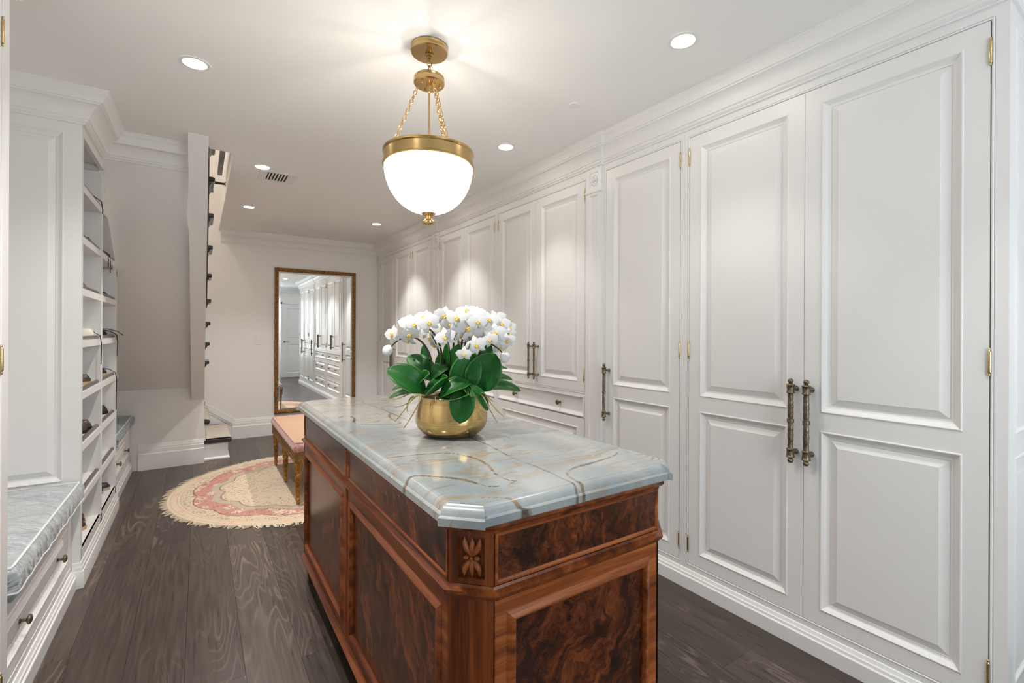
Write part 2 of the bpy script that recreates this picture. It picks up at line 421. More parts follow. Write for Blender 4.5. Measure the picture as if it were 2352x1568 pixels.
# marble of the worktop: colour from distance-to-vein attributes
MARB = mat('blue_grey_marble', (0.5, 0.55, 0.57), 0.09, spec=0.5, coat=0.2); N = NT(MARB)
def attr(nm):
    a = N.n('ShaderNodeAttribute'); a.attribute_name = nm; return a.outputs['Fac']
pos = N.tc.outputs['Object']
wob = N.math('MULTIPLY', N.math('SUBTRACT', N.noise(pos, 40, 4), 0.5), 0.005)
wob2 = N.math('MULTIPLY', N.math('SUBTRACT', N.noise(pos, 90, 3), 0.5), 0.003)
wb = N.math('ADD', wob, wob2)
cl = N.noise(N.mapping(pos, (3.2, 1.5, 1), rot=(0, 0, 0.35)), 1.5, 5, 0.6)
base = N.ramp(cl, [(0.3, (0.20, 0.24, 0.26)), (0.5, (0.285, 0.32, 0.33)), (0.68, (0.385, 0.40, 0.39))])
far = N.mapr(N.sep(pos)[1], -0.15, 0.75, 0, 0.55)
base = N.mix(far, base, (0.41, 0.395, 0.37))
# warm veining runs across the slab
dv = N.noise(N.mapping(N.vadd(pos, N.vscale(N.noise(pos, 5, 3, 0, 0.5, 'Color'), 0.10)), (5, 26, 5), rot=(0, 0, -0.5)), 1.0, 4, 0.8)
band = N.mapr(N.noise(N.mapping(pos, (1.2, 4.5, 1), rot=(0, 0, -0.45)), 1.0, 2), 0.40, 0.52)
thinl = N.mapr(N.math('ABSOLUTE', N.math('SUBTRACT', dv, 0.5)), 0.0, 0.05, 1, 0)
base = N.mix(N.math('MULTIPLY', N.math('MULTIPLY', thinl, band), 0.8), base, (0.27, 0.18, 0.09))
pk = N.noise(pos, 260, 2); pkm = N.mapr(pk, 0.70, 0.74)
base = N.mix(N.math('MULTIPLY', pkm, 0.8), base, (0.08, 0.085, 0.09))
dA = N.math('ADD', attr('vein_major'), wob2)
dB = N.math('ADD', attr('vein_minor'), wb)
dC = N.math('ADD', attr('vein_thin'), wb)
halo = N.mapr(N.math('ABSOLUTE', dB), 0.004, 0.05, 1, 0, True)
base = N.mix(N.math('MULTIPLY', halo, 0.25), base, (0.42, 0.44, 0.44))
wv = N.mapr(N.noise(pos, 9, 2), 0.35, 0.68, 0.0030, 0.0095)
base = N.mix(N.math('MULTIPLY', N.mapr(dC, N.math('MULTIPLY', wv, 0.2), N.math('MULTIPLY', wv, 0.7), 1, 0), 0.55), base, (0.33, 0.24, 0.14))
base = N.mix(N.math('MULTIPLY', N.mapr(dB, N.math('MULTIPLY', wv, 0.5), wv, 1, 0), 0.92), base, N.ramp(N.noise(pos, 30, 3), [(0.4, (0.07, 0.055, 0.04)), (0.62, (0.24, 0.155, 0.075))]))
base = N.mix(N.math('MULTIPLY', N.mapr(N.math('ABSOLUTE', dA), 0.0022, 0.0048, 1, 0), 0.9), base, (0.125, 0.095, 0.075))
N.out('Base Color', base)
N.out('Roughness', N.mapr(N.sep(pos)[2], 0.034, 0.0395, 0.35, 0.075))

# round rug
RUG = mat('rug_wool', (0.8, 0.7, 0.55), 0.95, spec=0.1); N = NT(RUG)
rx, ry, _ = N.sep(N.tc.outputs['Object'])
rr = N.math('SQRT', N.math('ADD', N.math('MULTIPLY', rx, rx), N.math('MULTIPLY', ry, ry)))
th = N.math('ARCTAN2', ry, rx)
p3 = N.tc.outputs['Object']
sc1 = N.math('MULTIPLY', N.math('ABSOLUTE', N.math('SINE', N.math('MULTIPLY', th, 6.0))), 0.040)
sc2 = N.math('MULTIPLY', N.math('ABSOLUTE', N.math('SINE', N.math('MULTIPLY', th, 6.0))), 0.050)
ro = N.math('SUBTRACT', rr, sc1); ri = N.math('SUBTRACT', rr, sc2)
spk = N.noise(p3, 42, 3, 1.8); spk2 = N.noise(p3, 26, 3, 1.2); spk3 = N.vor(p3, 13); spk4 = N.vor(p3, 9)
CR, PK, GY, DK = (0.66, 0.54, 0.40), (0.57, 0.29, 0.245), (0.49, 0.42, 0.33), (0.20, 0.13, 0.10)
field = N.mix(N.mapr(spk, 0.575, 0.63, 0, 0.75), CR, DK)
field = N.mix(N.math('MULTIPLY', N.mapr(spk3, 0.15, 0.2, 1, 0), N.mapr(spk2, 0.5, 0.58)), field, (0.58, 0.36, 0.27))
med = N.math('MULTIPLY', N.mapr(rr, 0.16, 0.30, 1, 0), N.mapr(spk2, 0.42, 0.56))
field = N.mix(med, field, (0.50, 0.40, 0.38))
pinkb = N.mix(N.math('MULTIPLY', N.mapr(spk4, 0.36, 0.42, 1, 0), N.mapr(spk2, 0.44, 0.5)), PK, (0.70, 0.58, 0.46))
pinkb = N.mix(N.mapr(spk, 0.55, 0.60, 0, 0.65), pinkb, DK)
bord = N.mix(N.mapr(spk, 0.545, 0.60, 0, 0.8), CR, DK)
bord = N.mix(N.mapr(spk2, 0.60, 0.66, 0, 0.6), bord, (0.62, 0.38, 0.28))
outer = N.mix(N.math('MULTIPLY', N.mapr(N.math('SINE', N.math('MULTIPLY', th, 13.0)), 0.55, 0.75), N.mapr(spk2, 0.45, 0.55)), CR, (0.70, 0.40, 0.32))
c = field
c = N.mix(N.math('GREATER_THAN', ri, 0.585), c, GY)
c = N.mix(N.mapr(spk, 0.6, 0.66, 0, N.math('MULTIPLY', N.math('GREATER_THAN', ri, 0.585), 0.4)), c, DK)
c = N.mix(N.math('GREATER_THAN', ri, 0.640), c, pinkb)
c = N.mix(N.math('GREATER_THAN', ro, 0.775), c, bord)
c = N.mix(N.math('GREATER_THAN', rr, 0.880), c, CR)
c = N.mix(N.math('GREATER_THAN', rr, 0.900), c, outer)
c = N.mix(N.math('GREATER_THAN', rr, 0.940), c, CR)
for src, r0 in ((ri, 0.585), (ro, 0.775)):
    c = N.mix(N.mapr(N.math('ABSOLUTE', N.math('SUBTRACT', src, r0)), 0.003, 0.006, 0.85, 0), c, (0.24, 0.12, 0.08))
for src, r0 in ((ri, 0.560), (rr, 0.880), (rr, 0.900), (rr, 0.942)):
    c = N.mix(N.mapr(N.math('ABSOLUTE', N.math('SUBTRACT', src, r0)), 0.0015, 0.0035, 0.5, 0), c, (0.42, 0.28, 0.18))
N.out('Base Color', c); N.bump(N.noise(p3, 300, 2), 0.5, 0.004)
FRINGE = mat('rug_fringe_cotton', (0.74, 0.66, 0.53), 0.9)
LAMPG = mat('opal_glass', (0.95, 0.92, 0.87), 0.22, spec=0.5, emis=((1.0, 0.925, 0.83), 1.0)); N = NT(LAMPG)
N.out('Emission Strength', BOWL_E)

# ================================================================== THE SETTING
XR = 2.083          # face of the right cabinet run
XC = 2.073          # face of its breakfront
XL = -0.495         # face of the left built-ins
YF = 6.53           # far wall
YK = 5.527          # knee wall below the stair
YB = -1.25          # back wall
STX0, STX1 = -0.06, 0.045   # stringer band of the stair
OPX, OPY = 0.19, 3.66       # corner of the stair opening in the ceiling
def soffit_z(y): return 0.743 + (YK - y) * 0.89

floor = MB().box(-1.3, 2.9, YB - 0.2, YF + 0.1, -0.12, -0.02).obj('floor', DARKBACK, kind='structure', org=(0, 0, 0))
tag(floor, 'dark stained wide oak plank floor')
PW = 0.193
rows = [(-0.62 + i * PW) for i in range(15)]
pmesh = {}
for i, x0 in enumerate(rows):
    y = YB + 0.02 - (i * 0.83) % 1.7
    k = 0
    while y < YF:
        ln_ = [2.1, 1.65, 2.4, 1.9][(i * 3 + k) % 4]; k += 1
        ya, yb = max(y, YB), min(y + ln_, YF)
        if yb - ya > 0.05:
            key = round(yb - ya, 3)
            if key not in pmesh:
                h, e, t = key / 2, 0.0006, 0.0008
                mb = MB(); a, b = 0.0002, PW - 0.0002; L0, L1 = -h + 0.0002, h - 0.0002
                vs = [(a, L0, -0.02), (b, L0, -0.02), (b, L1, -0.02), (a, L1, -0.02), (a, L0, -t), (b, L0, -t), (b, L1, -t), (a, L1, -t), (a + e, L0 + e, 0), (b - e, L0 + e, 0), (b - e, L1 - e, 0), (a + e, L1 - e, 0)]
                fs = [(8, 9, 10, 11)] + [(j, (j + 1) % 4, (j + 1) % 4 + 4, j + 4) for j in range(4)] + [(j + 4, (j + 1) % 4 + 4, (j + 1) % 4 + 8, j + 8) for j in range(4)]
                mb.add(vs, fs); me = mb.mesh('plank'); me.materials.append(FLOORM); pmesh[key] = me
            inst('plank', pmesh[key], floor, (x0, (ya + yb) / 2, 0))
        y += ln_
MB().box(-1.3, -0.62, YB, YF, -0.02, 0.0).box(-0.62 + 15 * PW, 2.9, YB, YF, -0.02, 0.0).obj('floor_edge', FLOORM, floor)

# ceiling with the stair opening
ce = MB()
ce.box(OPX, 2.9, YB - 0.1, YF + 0.1, CEIL, CEIL + 0.2).box(-1.3, OPX, YB - 0.1, OPY, CEIL, CEIL + 0.2)
ceiling = ce.obj('ceiling', CEILP, kind='structure', org=(0, 0, CEIL)); tag(ceiling, 'smooth white painted ceiling with stair opening')
# walls
wf = MB().box(-1.3, 2.9, YF, YF + 0.12, 0, CEIL + 1.7); tag(wf.obj('wall_far', WALLP, kind='structure'), 'warm white painted far wall behind the tall mirror')
wr = MB().box(2.75, 2.87, YB, YF, 0, CEIL); tag(wr.obj('wall_right', WALLP, kind='structure'), 'plain wall behind the right cabinets')
wl = MB().box(-1.2, -1.08, YB, YF, 0, CEIL + 1.7); tag(wl.obj('wall_left', WALLP, kind='structure'), 'plain wall behind the left built-ins')
# upper stair hall: warm walls and lid above the opening
uh = MB().box(OPX, OPX + 0.1, OPY - 0.1, YF, CEIL + 0.2, CEIL + 1.7).box(-1.2, OPX, OPY - 0.2, OPY - 0.1, CEIL + 0.2, CEIL + 1.7).box(-1.3, OPX + 0.1, OPY - 0.2, YF + 0.1, CEIL + 1.7, CEIL + 1.8)
tag(uh.obj('wall_upper', WALLP, kind='structure'), 'upper stairwell walls above the ceiling opening')
hl = bpy.data.lights.new('stair_hall_light', 'POINT'); hl.energy = 8; hl.color = (1.0, 0.86, 0.74); hl.shadow_soft_size = 0.15
hlo = bpy.data.objects.new('stair_hall_light', hl); COL.objects.link(hlo); hlo.location = (-0.45, 5.0, CEIL + 1.3)
# knee wall and sloping soffit under the stair
kw = MB().box(-1.2, STX1, YK, YK + 0.06, 0, 0.743)
tag(kw.obj('wall_knee', TRIMP, kind='structure'), 'short white wall under the stair soffit')
ys = [YK, 5.35, 5.1, 4.8, 4.4, 4.0, 3.74]
ss = MB()
vs = []
for y in ys:
    z = soffit_z(y); vs += [(-1.2, y, z), (STX0, y, z), (-1.2, y, z + 0.05), (STX0, y, z + 0.05)]
fs = []
for i in range(len(ys) - 1):
    a = i * 4; fs += [(a, a + 1, a + 5, a + 4), (a + 2, a + 6, a + 7, a + 3), (a + 1, a + 3, a + 7, a + 5)]
ss.add(vs, fs).box(-1.2, STX1, 3.742, 3.80, soffit_z(3.74) - 0.002, CEIL)
tag(ss.obj('wall_soffit', WALLP, kind='structure', smooth=60), 'sloping plaster soffit under the stair')
# back wall: window opening and a doorway
bw = MB()
WX0, WX1, WZ0, WZ1 = 0.55, 1.84, 0.55, 2.2
bw.holed(FB(YB), (-1.2, 2.75, 0, CEIL), [(WX0, WX1, WZ0, WZ1)]).holed(FB(YB - 0.12), (-1.2, 2.75, 0, CEIL), [(WX0, WX1, WZ0, WZ1)])
bw.rings(FB(YB), (WX0, WX1, WZ0, WZ1), [(0, 0), (0, -0.12)], cap=False)
tag(bw.obj('wall_back', WALLP, kind='structure', org=(0, YB, 0)), 'back wall with a wide window')
w1 = thing('window_1', (1.2, YB, WZ0), 'wide white framed window onto greenery', None, kind='structure')
m_ = MB()
for a, b, c_, d in ((WX0, WX1, WZ0, WZ0 + 0.06), (WX0, WX1, WZ1 - 0.06, WZ1), (WX0, WX0 + 0.06, WZ0 + 0.06, WZ1 - 0.06), (WX1 - 0.05, WX1, WZ0 + 0.06, WZ1 - 0.06)):
    m_.box(a, b, YB - 0.1, YB - 0.04, c_, d)
m_.obj('window_frame', TRIMP, w1)
MB().box(1.17, 1.23, YB - 0.095, YB - 0.045, WZ0 + 0.06, WZ1 - 0.06).obj('mullion', TRIMP, w1)
for a, b in ((WX0 + 0.06, 1.17), (1.23, WX1 - 0.05)):
    MB().box(a, b, YB - 0.075, YB - 0.069, WZ0 + 0.06, WZ1 - 0.06).obj('pane', PANE, w1)
MB().box(WX0 - 0.04, WX1 + 0.02, YB - 0.04, YB + 0.04, WZ0 - 0.04, WZ0).obj('window_sill', TRIMP, w1)
# garden hedge outside the window (seen in the mirror)
HEDGE = mat('hedge_leaf', (0.10, 0.26, 0.05), 0.6, vary=(8, (0.30, 0.50, 0.16), 0.4, 0.65))
hb = MB()
for i in range(2200):
    x = random.uniform(-1.6, 2.8); z = random.uniform(0.0, 2.3) ; y = -2.6 + random.uniform(-0.35, 0.35)
    a = Vector((random.gauss(0, 1), random.gauss(0, 1), random.gauss(0, 1))).normalized(); b = a.orthogonal().normalized(); s_ = random.uniform(0.04, 0.08)
    p = Vector((x, y, z)); hb.add([p - a * s_, p + b * s_ * 0.5, p + a * s_, p - b * s_ * 0.5], [(0, 1, 2, 3)])
hb.obj('hedge', HEDGE, label='leafy green hedge outside the window', cat='hedge', kind='stuff', recalc=False)
# panelled door beside the window, seen in the mirror
d1 = thing('door_1', (2.3, YB, 0), 'white panelled door with a lever handle beside the window', None, kind='structure')
F = FB(YB + 0.045)
def door_leaf(F, rect, ops, mat_, parent, name='door_leaf', th=0.022):
    mb = MB(); mb.holed(F, rect, ops, 0.0).sides(F, rect, -th, 0.0)
    for o in ops: mb.rings(F, o, MOULD, cap=False)
    return mb.obj(name, mat_, parent)
MOULD = [(0, 0), (0.001, 0.0025), (0.004, 0.0035), (0.007, 0.002), (0.009, -0.001), (0.012, -0.003), (0.020, -0.0095), (0.026, -0.012), (0.030, -0.012), (0.0305, -0.014)]
PANELP = [(0.029, -0.0145), (0.034, -0.0145), (0.0345, -0.0135), (0.058, -0.0045), (0.0585, -0.003), (0.060, -0.003)]
rect = (1.90, 2.68, 0.012, 2.03); ops = [(2.01, 2.57, 0.13, 0.93), (2.01, 2.57, 1.06, 1.92)]
leaf_o = door_leaf(F, rect, ops, TRIMP, d1)
for o in ops: MB().rings(F, o, PANELP).obj('panel', TRIMP, leaf_o)
hm = MB().lathe([(0.026, 0), (0.026, 0.006), (0.01, 0.008), (0.01, 0.05)], (1.955, YB + 0.045, 0.99), 14, 'Y').tube([(1.955, YB + 0.09, 0.99), (2.0, YB + 0.092, 0.99), (2.08, YB + 0.092, 0.985)], 0.008, 8)
hm.obj('door_handle', BRONZE, d1, smooth=40)
MB().box(1.86, 1.90, YB, YB + 0.05, 0, 2.08).box(1.86, 2.74, YB, YB + 0.05, 2.035, 2.12).box(2.68, 2.74, YB, YB + 0.05, 0, 2.035).obj('door_casing', TRIMP, d1)

# mouldings: crown, plinths, baseboards (interior is left of travel)
def crown(p, h=0.155):
    s_ = p / 0.10; z = CEIL
    pr = [(0, -h), (0.010, -h), (0.010, -h + 0.006), (0.016, -h + 0.010), (0.020, -h + 0.016), (0.020, -h + 0.022), (0.026, -h + 0.026), (0.028, -h + 0.034),
          (0.033, -h + 0.050), (0.042, -h + 0.068), (0.055, -h + 0.082), (0.066, -h + 0.088), (0.070, -h + 0.089), (0.070, -h + 0.096), (0.076, -h + 0.098), (0.079, -h + 0.104),
          (0.081, -h + 0.112), (0.086, -h + 0.124), (0.094, -h + 0.133), (0.096, -h + 0.137), (0.096, -h + 0.147), (0.100, -h + 0.150), (0.100, 0)]
    return [(a * s_, z + b) for a, b in pr] + [(0, z)]
PY0, PY1, PY2, PY3 = 2.115, 2.250, 4.490, 4.640    # the two pilasters
XP = 2.066
rpath = [(2.75, 0.357), (XR, 0.357), (XR, PY0), (XP, PY0), (XP, PY1), (XC, PY1), (XC, PY2), (XP, PY2), (XP, PY3), (XR, PY3), (XR, YF)]
mb = MB().sweep(rpath + [(OPX + 0.02, YF)], crown(0.10))
tag(mb.obj('trim_1', TRIMP, kind='structure', smooth=25), 'white crown moulding over the right cabinets and far wall')
lpath = [(STX0 + 0.01, 3.74), (XL, 3.74), (XL, 3.18), (-1.08, 3.18), (-1.08, 2.09), (XL, 2.09), (XL, 0.75), (-1.08, 0.75)]
mb = MB().sweep(lpath, crown(0.12))
tag(mb.obj('trim_2', TRIMP, kind='structure', smooth=25), 'white crown moulding over the left built-ins')
mb = MB().sweep([(-1.08, 0.7), (-1.08, YB), (2.75, YB), (2.75, 0.35)], crown(0.10))
tag(mb.obj('trim_3', TRIMP, kind='structure', smooth=25), 'white crown moulding along the back wall')
PLIN = [(0.0, 0.0), (0.020, 0.0), (0.020, 0.060), (0.018, 0.063), (0.0145, 0.064), (0.0135, 0.070), (0.0125, 0.076), (0.009, 0.079), (0.007, 0.084), (0.004, 0.092), (0.0, 0.094)]
mb = MB().sweep(rpath[:-1] + [(XR, YF - 0.02)], PLIN)
tag(mb.obj('baseboard_right', PAINT, kind='structure', smooth=25), 'white moulded plinth along the right cabinets')
BASE = [(0.0, 0.0), (0.020, 0.0), (0.020, 0.145), (0.017, 0.150), (0.014, 0.152), (0.013, 0.170), (0.0125, 0.186), (0.009, 0.190), (0.009, 0.203), (0.007, 0.207), (0.005, 0.222), (0.0025, 0.232), (0.0, 0.235)]
tag(MB().sweep([(XR - 0.001, YF), (0.335, YF)], BASE).obj('baseboard_far', TRIMP, kind='structure', smooth=25), 'tall white baseboard on the far wall')
tag(MB().sweep([(STX1, YK + 0.06), (STX1, YK), (XL + 0.03, YK)][1:], BASE).obj('baseboard_knee', TRIMP, kind='structure', smooth=25), 'tall white baseboard under the stair soffit')
# stair skirt moulding climbing the far wall
sk = MB()
pts_ = [(0.36, 0.235), (0.12, 0.415), (0.03, 0.45), (-0.4, 0.62)]
for off, dz0, dz1 in ((0.007, -0.045, 0.0), (0.012, -0.075, -0.045), (0.006, -0.10, -0.075)):
    vs = []
    for (x, z) in pts_:
        vs += [(x, YF - off, z + dz0), (x, YF - off, z + dz1), (x, YF, z + dz0), (x, YF, z + dz1)]
    fs = []
    for i in range(len(pts_) - 1):
        a = i * 4; fs += [(a, a + 4, a + 5, a + 1), (a + 1, a + 5, a + 7, a + 3), (a, a + 2, a + 6, a + 4)]
    fs.append((0, 1, 3, 2)); sk.add(vs, fs)
tag(sk.obj('trim_4', TRIMP, kind='structure'), 'sloping white skirt moulding rising beside the first stair')

# ================================================================== CABINETS
BEAD = [(0, 0), (0.0005, -0.003), (0.0018, -0.003), (0.0022, 0.0005), (0.0035, 0.0018), (0.0065, 0.0018), (0.0085, 0.0005), (0.0090, -0.004), (0.0090, -0.028)]
GAP = 0.0115
# bar handle meshes (turned bronze)
def handle_mesh(L, k, stand):
    # vertical bar of length L centred on the origin, stands off along -x by `stand`
    h = L / 2; r = k
    half = [(0.0001, 0), (0.55, 0.0), (0.62, 0.012 / 0.17), (0.62, 0.03)]
    pr = []
    def seq(sgn):
        q = [(0.0001, 1.0), (0.55, 0.985), (0.78, 0.955), (0.80, 0.925), (0.62, 0.90), (0.50, 0.888), (0.75, 0.872), (1.25, 0.855), (1.30, 0.845), (1.12, 0.835), (1.08, 0.79), (0.98, 0.73), (1.05, 0.685), (1.18, 0.665), (1.12, 0.655), (0.82, 0.648), (0.78, 0.64),
             (0.78, 0.46), (0.84, 0.44), (0.80, 0.40), (0.88, 0.33), (0.78, 0.27), (0.82, 0.235), (0.80, 0.10), (0.74, 0.08), (0.74, 0.055), (0.98, 0.045), (0.98, 0.02)]
        return [(a * r, sgn * b * h) for a, b in q]
    pr = seq(1) + seq(-1)[::-1]
    mb = MB().lathe(pr, (-stand, 0, 0), 16, 'Z', cap=False)
    for s_ in (1, -1):
        z = s_ * h * 0.75
        mb.lathe([(r * 0.85, 0.0), (r * 0.85, -0.004), (r * 0.62, -0.008), (r * 0.62, -stand)], (0, 0, z), 12, 'X')
    me = mb.mesh('handle', smooth=50); me.materials.append(BRONZE); return me
H_BIG = handle_mesh(0.350, 0.0135, 0.046)
H_MED = handle_mesh(0.350, 0.0115, 0.044)
H_SML = handle_mesh(0.275, 0.0095, 0.042)
hg = MB().lathe([(0.0001, 0.046), (0.0022, 0.044), (0.0030, 0.040), (0.0018, 0.037), (0.0038, 0.034), (0.0045, 0.031), (0.0045, 0.001), (0.0038, 0.0005), (0.0038, -0.0005), (0.0045, -0.001), (0.0045, -0.031), (0.0038, -0.034), (0.0018, -0.037), (0.0030, -0.040), (0.0022, -0.044), (0.0001, -0.046)], seg=12)
HG = hg.mesh('hinge', smooth=50); HG.materials.append(HINGE)
kb = MB().lathe([(0.009, 0.0), (0.009, -0.003), (0.0055, -0.006), (0.0055, -0.018), (0.012, -0.021), (0.0165, -0.023), (0.0175, -0.026), (0.0165, -0.030), (0.012, -0.033), (0.006, -0.0345), (0.0001, -0.035)], (0, 0, 0), 18, 'X')
KNOB = kb.mesh('knob', smooth=40); KNOB.materials.append(BRONZE)

def carcass(F, rect, holes, parent, m=PAINT, depth=0.6, name='carcass'):
    mb = MB().holed(F, rect, holes, 0.0).sides(F, rect, -depth, 0.0)
    for h in holes: mb.rings(F, h, BEAD, cap=False)
    o = mb.obj(name, m, parent)
    b2 = MB()
    for h in holes: b2.quadf(F, h[0] + 0.002, h[1] - 0.002, h[2] + 0.002, h[3] - 0.002, -0.027)
    b2.obj('gap_shade_sheet', DARKBACK, parent)  # dark sheet close behind the doors, painting the shade of their gaps
    return o
def cab_door(F, rect, ops, parent, handle=None, hinges=(), hmesh=None, m=PAINT):
    d = door_leaf(F, rect, ops, m, parent, 'door')
    for o in ops: MB().rings(F, o, PANELP).obj('panel', m, d)
    if handle:
        p = F.p(handle[0], handle[1], 0.0); inst('handle', hmesh, d, p, (0, 0, 0 if F.W.x < 0 else math.pi))
    for (u, v) in hinges: inst('hinge', HG, d, F.p(u, v, 0.003))
    return d
def drawer(F, rect, inset, parent, knobs, m=PAINT):
    ops = [(rect[0] + inset, rect[1] - inset, rect[2] + inset, rect[3] - inset)]
    d = door_leaf(F, rect, ops, m, parent, 'drawer')
    MB().rings(F, ops[0], [(0.029, -0.0145), (0.034, -0.0145), (0.035, -0.0135), (0.036, -0.0135)] if inset < 0.01 else PANELP).obj('panel', m, d)
    for (u, v) in knobs: inst('knob', KNOB, d, F.p(u, v, -0.0135 if inset < 0.01 else -0.003), (0, 0, 0 if F.W.x < 0 else math.pi))
    return d

Z0, Z1 = 0.114, 2.302
def tall_unit(name, label, y0, y1, op, split, F, hm, side, group=None):
    """op = bead opening; split True -> a pair of doors; side = hinge side of a single door (+1 high y)"""
    t = thing(name, (F.o.x, (y0 + y1) / 2, 0), label, 'wardrobe', group)
    carcass(F, (y0 + 0.004 if y0 < 1 else y0 + 0.0004, y1 - 0.0004, 0.0, CEIL - 0.02), [(op[0], op[1], Z0, Z1)], t)
    a, b, c_, d_ = op[0] + GAP, op[1] - GAP, Z0 + GAP, Z1 - GAP
    st = 0.062
    hz = (2.193, 1.21, 0.225)
    def one(u0, u1, hu, hs):
        ops = [(u0 + st, u1 - st, 0.185, 0.905), (u0 + st, u1 - st, 0.979, 2.230)]
        cab_door(F, (u0, u1, c_, d_), ops, t, (hu, 0.937), [(hs, z) for z in hz], hm)
    if split:
        mid = (a + b) / 2
        one(a, mid - 0.001, mid - 0.030, a - 0.001); one(mid + 0.001, b, mid + 0.030, b + 0.001)
    elif side > 0: one(a, b, a + 0.030, b + 0.001)
    else: one(a, b, b - 0.030, a - 0.001)
    return t
F = FR(XR)
nearw = tall_unit('wardrobe', 'white double-door wardrobe nearest the camera with ornate bronze bar handles', 0.357, 1.5235, (0.389, 1.507), True, F, H_BIG, 1, 'white wardrobes of the right wall')
tall_unit('wardrobe', 'white single-door wardrobe between the double wardrobe and the near pilaster', 1.5235, PY0, (1.540, 2.098), False, F, H_MED, -1 if False else -1, 'white wardrobes of the right wall')
tall_unit('wardrobe', 'white single-door wardrobe just past the far pilaster, partly behind the orchid', PY3, 5.268, (4.690, 5.250), False, F, H_MED, 1, 'white wardrobes of the right wall')
tall_unit('wardrobe', 'white double-door wardrobe in the far corner next to the mirror wall', 5.268, YF - 0.025, (5.285, 6.400), True, F, H_MED, 1, 'white wardrobes of the right wall')
# panelled end of the near wardrobe
Fe = FN(0.357)
EPX = 2.745
ep = MB(); eo = [(2.16, 2.68, 0.185, 0.905), (2.16, 2.68, 0.979, 2.27)]
ep.holed(Fe, (XR, EPX, 0.0, CEIL - 0.02), eo, 0.0).sides(Fe, (XR, EPX, 0.0, CEIL - 0.02), -0.004, 0.0)
for o in eo: ep.rings(Fe, o, MOULD, cap=False)
epo = ep.obj('end_panel', PAINT, nearw)
for o in eo: MB().rings(Fe, o, PANELP).obj('panel', PAINT, epo)

def pilaster(y0, y1, parent):
    Fp = FR(XP); w = y1 - y0
    mb = MB(); hs = [(y0 + 0.028, y1 - 0.028, 0.16, 2.165), (y0 + 0.028, y1 - 0.028, 2.205, 2.305)]
    mb.holed(Fp, (y0, y1, 0.0, CEIL - 0.02), hs, 0.0).sides(Fp, (y0, y1, 0.0, CEIL - 0.02), -0.08, 0.0)
    mb.rings(Fp, hs[0], [(0, 0), (0.002, 0.002), (0.006, 0.001), (0.012, -0.006), (0.016, -0.006)], cap=True)
    mb.rings(Fp, hs[1], [(0, 0), (0.003, -0.008), (0.006, -0.008)], cap=True)
    o = mb.obj('pilaster', PAINT, parent)
    MB().sweep([(XR + 0.02, y0), (XP, y0), (XP, y1), (XR + 0.02, y1)], [(0, 2.172), (0.004, 2.174), (0.008, 2.180), (0.008, 2.186), (0.002, 2.190), (0, 2.192)]).obj('necking', PAINT, o)
    cy, cz = (y0 + y1) / 2, 2.255; r = MB()
    for k in range(8):
        a = k * math.pi / 4; c2, s2 = math.cos(a), math.sin(a)
        r.sphere((XP + 0.006, cy + 0.019 * c2, cz + 0.025 * s2), 0.011, 8, 5, (0.7, 1, 1))
    r.sphere((XP + 0.005, cy, cz), 0.009, 8, 5).obj('carved_rosette', PAINT, o, smooth=60)
    return o
def dresser(label, y0, y1, op, pil):
    F = FR(XC)
    t = thing('dresser_cabinet', (XC, (y0 + y1) / 2, 0), label, 'cabinet', 'breakfront cabinets with drawers')
    zu = (0.900, 2.285)
    rows_ = [(0.745, 0.884), (0.435, 0.738), (0.125, 0.428)]
    holes = [(op[0], op[1], zu[0], zu[1])]
    dr = MB()
    carcass(F, (y0 + 0.0004, y1 - 0.0004, 0.0, CEIL - 0.02), holes + [(op[0], op[1], 0.118, 0.890)], t)
    a, b = op[0] + GAP, op[1] - GAP; mid = (a + b) / 2; st = 0.062
    for u0, u1, hu, hs in ((a, mid - 0.001, mid - 0.034, a - 0.001), (mid + 0.001, b, mid + 0.034, b + 0.001)):
        cab_door(F, (u0, u1, zu[0] + GAP, zu[1] - GAP), [(u0 + st, u1 - st, 0.975, 2.215)], t, (hu, 1.09), [(hs, 2.182), (hs, 1.018)], H_SML)
    for i, (za, zb) in enumerate(rows_):
        drawer(F, (a, b, za, zb), 0.004 if i == 0 else 0.062, t, [(mid - 0.27, (za + zb) / 2), (mid + 0.27, (za + zb) / 2)])
    pilaster(*pil, t)
    return t
dresser('white breakfront cabinet with drawers beside the near pilaster, right of the orchid', PY1, 3.352, (2.257, 3.335), (PY0, PY1))
dresser('white breakfront cabinet with drawers beside the far pilaster, hidden behind the orchid', 3.352, PY2, (3.370, 4.478), (PY2, PY3))

# ------------------------------------------------------------------ left built-ins
F = FL(XL)
t = thing('wardrobe', (XL, 1.42, 0), 'white tall cupboard cut by the left picture edge', 'wardrobe', 'white tall cupboards of the left wall')
carcass(F, (0.75, 2.09, 0.0, CEIL - 0.02), [(0.79, 2.03, Z0, Z1)], t, depth=0.575)
for u0, u1, hu, hs in ((0.8015, 1.409, 1.379, 0.8005), (1.411, 2.0185, 1.441, 2.0195)):
    cab_door(F, (u0, u1, Z0 + GAP, Z1 - GAP), [(u0 + 0.062, u1 - 0.062, 0.185, 0.905), (u0 + 0.062, u1 - 0.062, 0.979, 2.230)], t, (hu, 0.937), [(hs, z) for z in (2.193, 1.21, 0.225)], H_MED)
MB().box(-1.075, XL - 0.001, 2.07, 2.0905, 0, CEIL - 0.02).obj('side_panel', PAINT, t)
tag(MB().sweep([(XL, 2.09), (XL, 0.75)], PLIN).obj('baseboard_left', PAINT, kind='structure', smooth=25), 'white moulded plinth under the left cupboard')

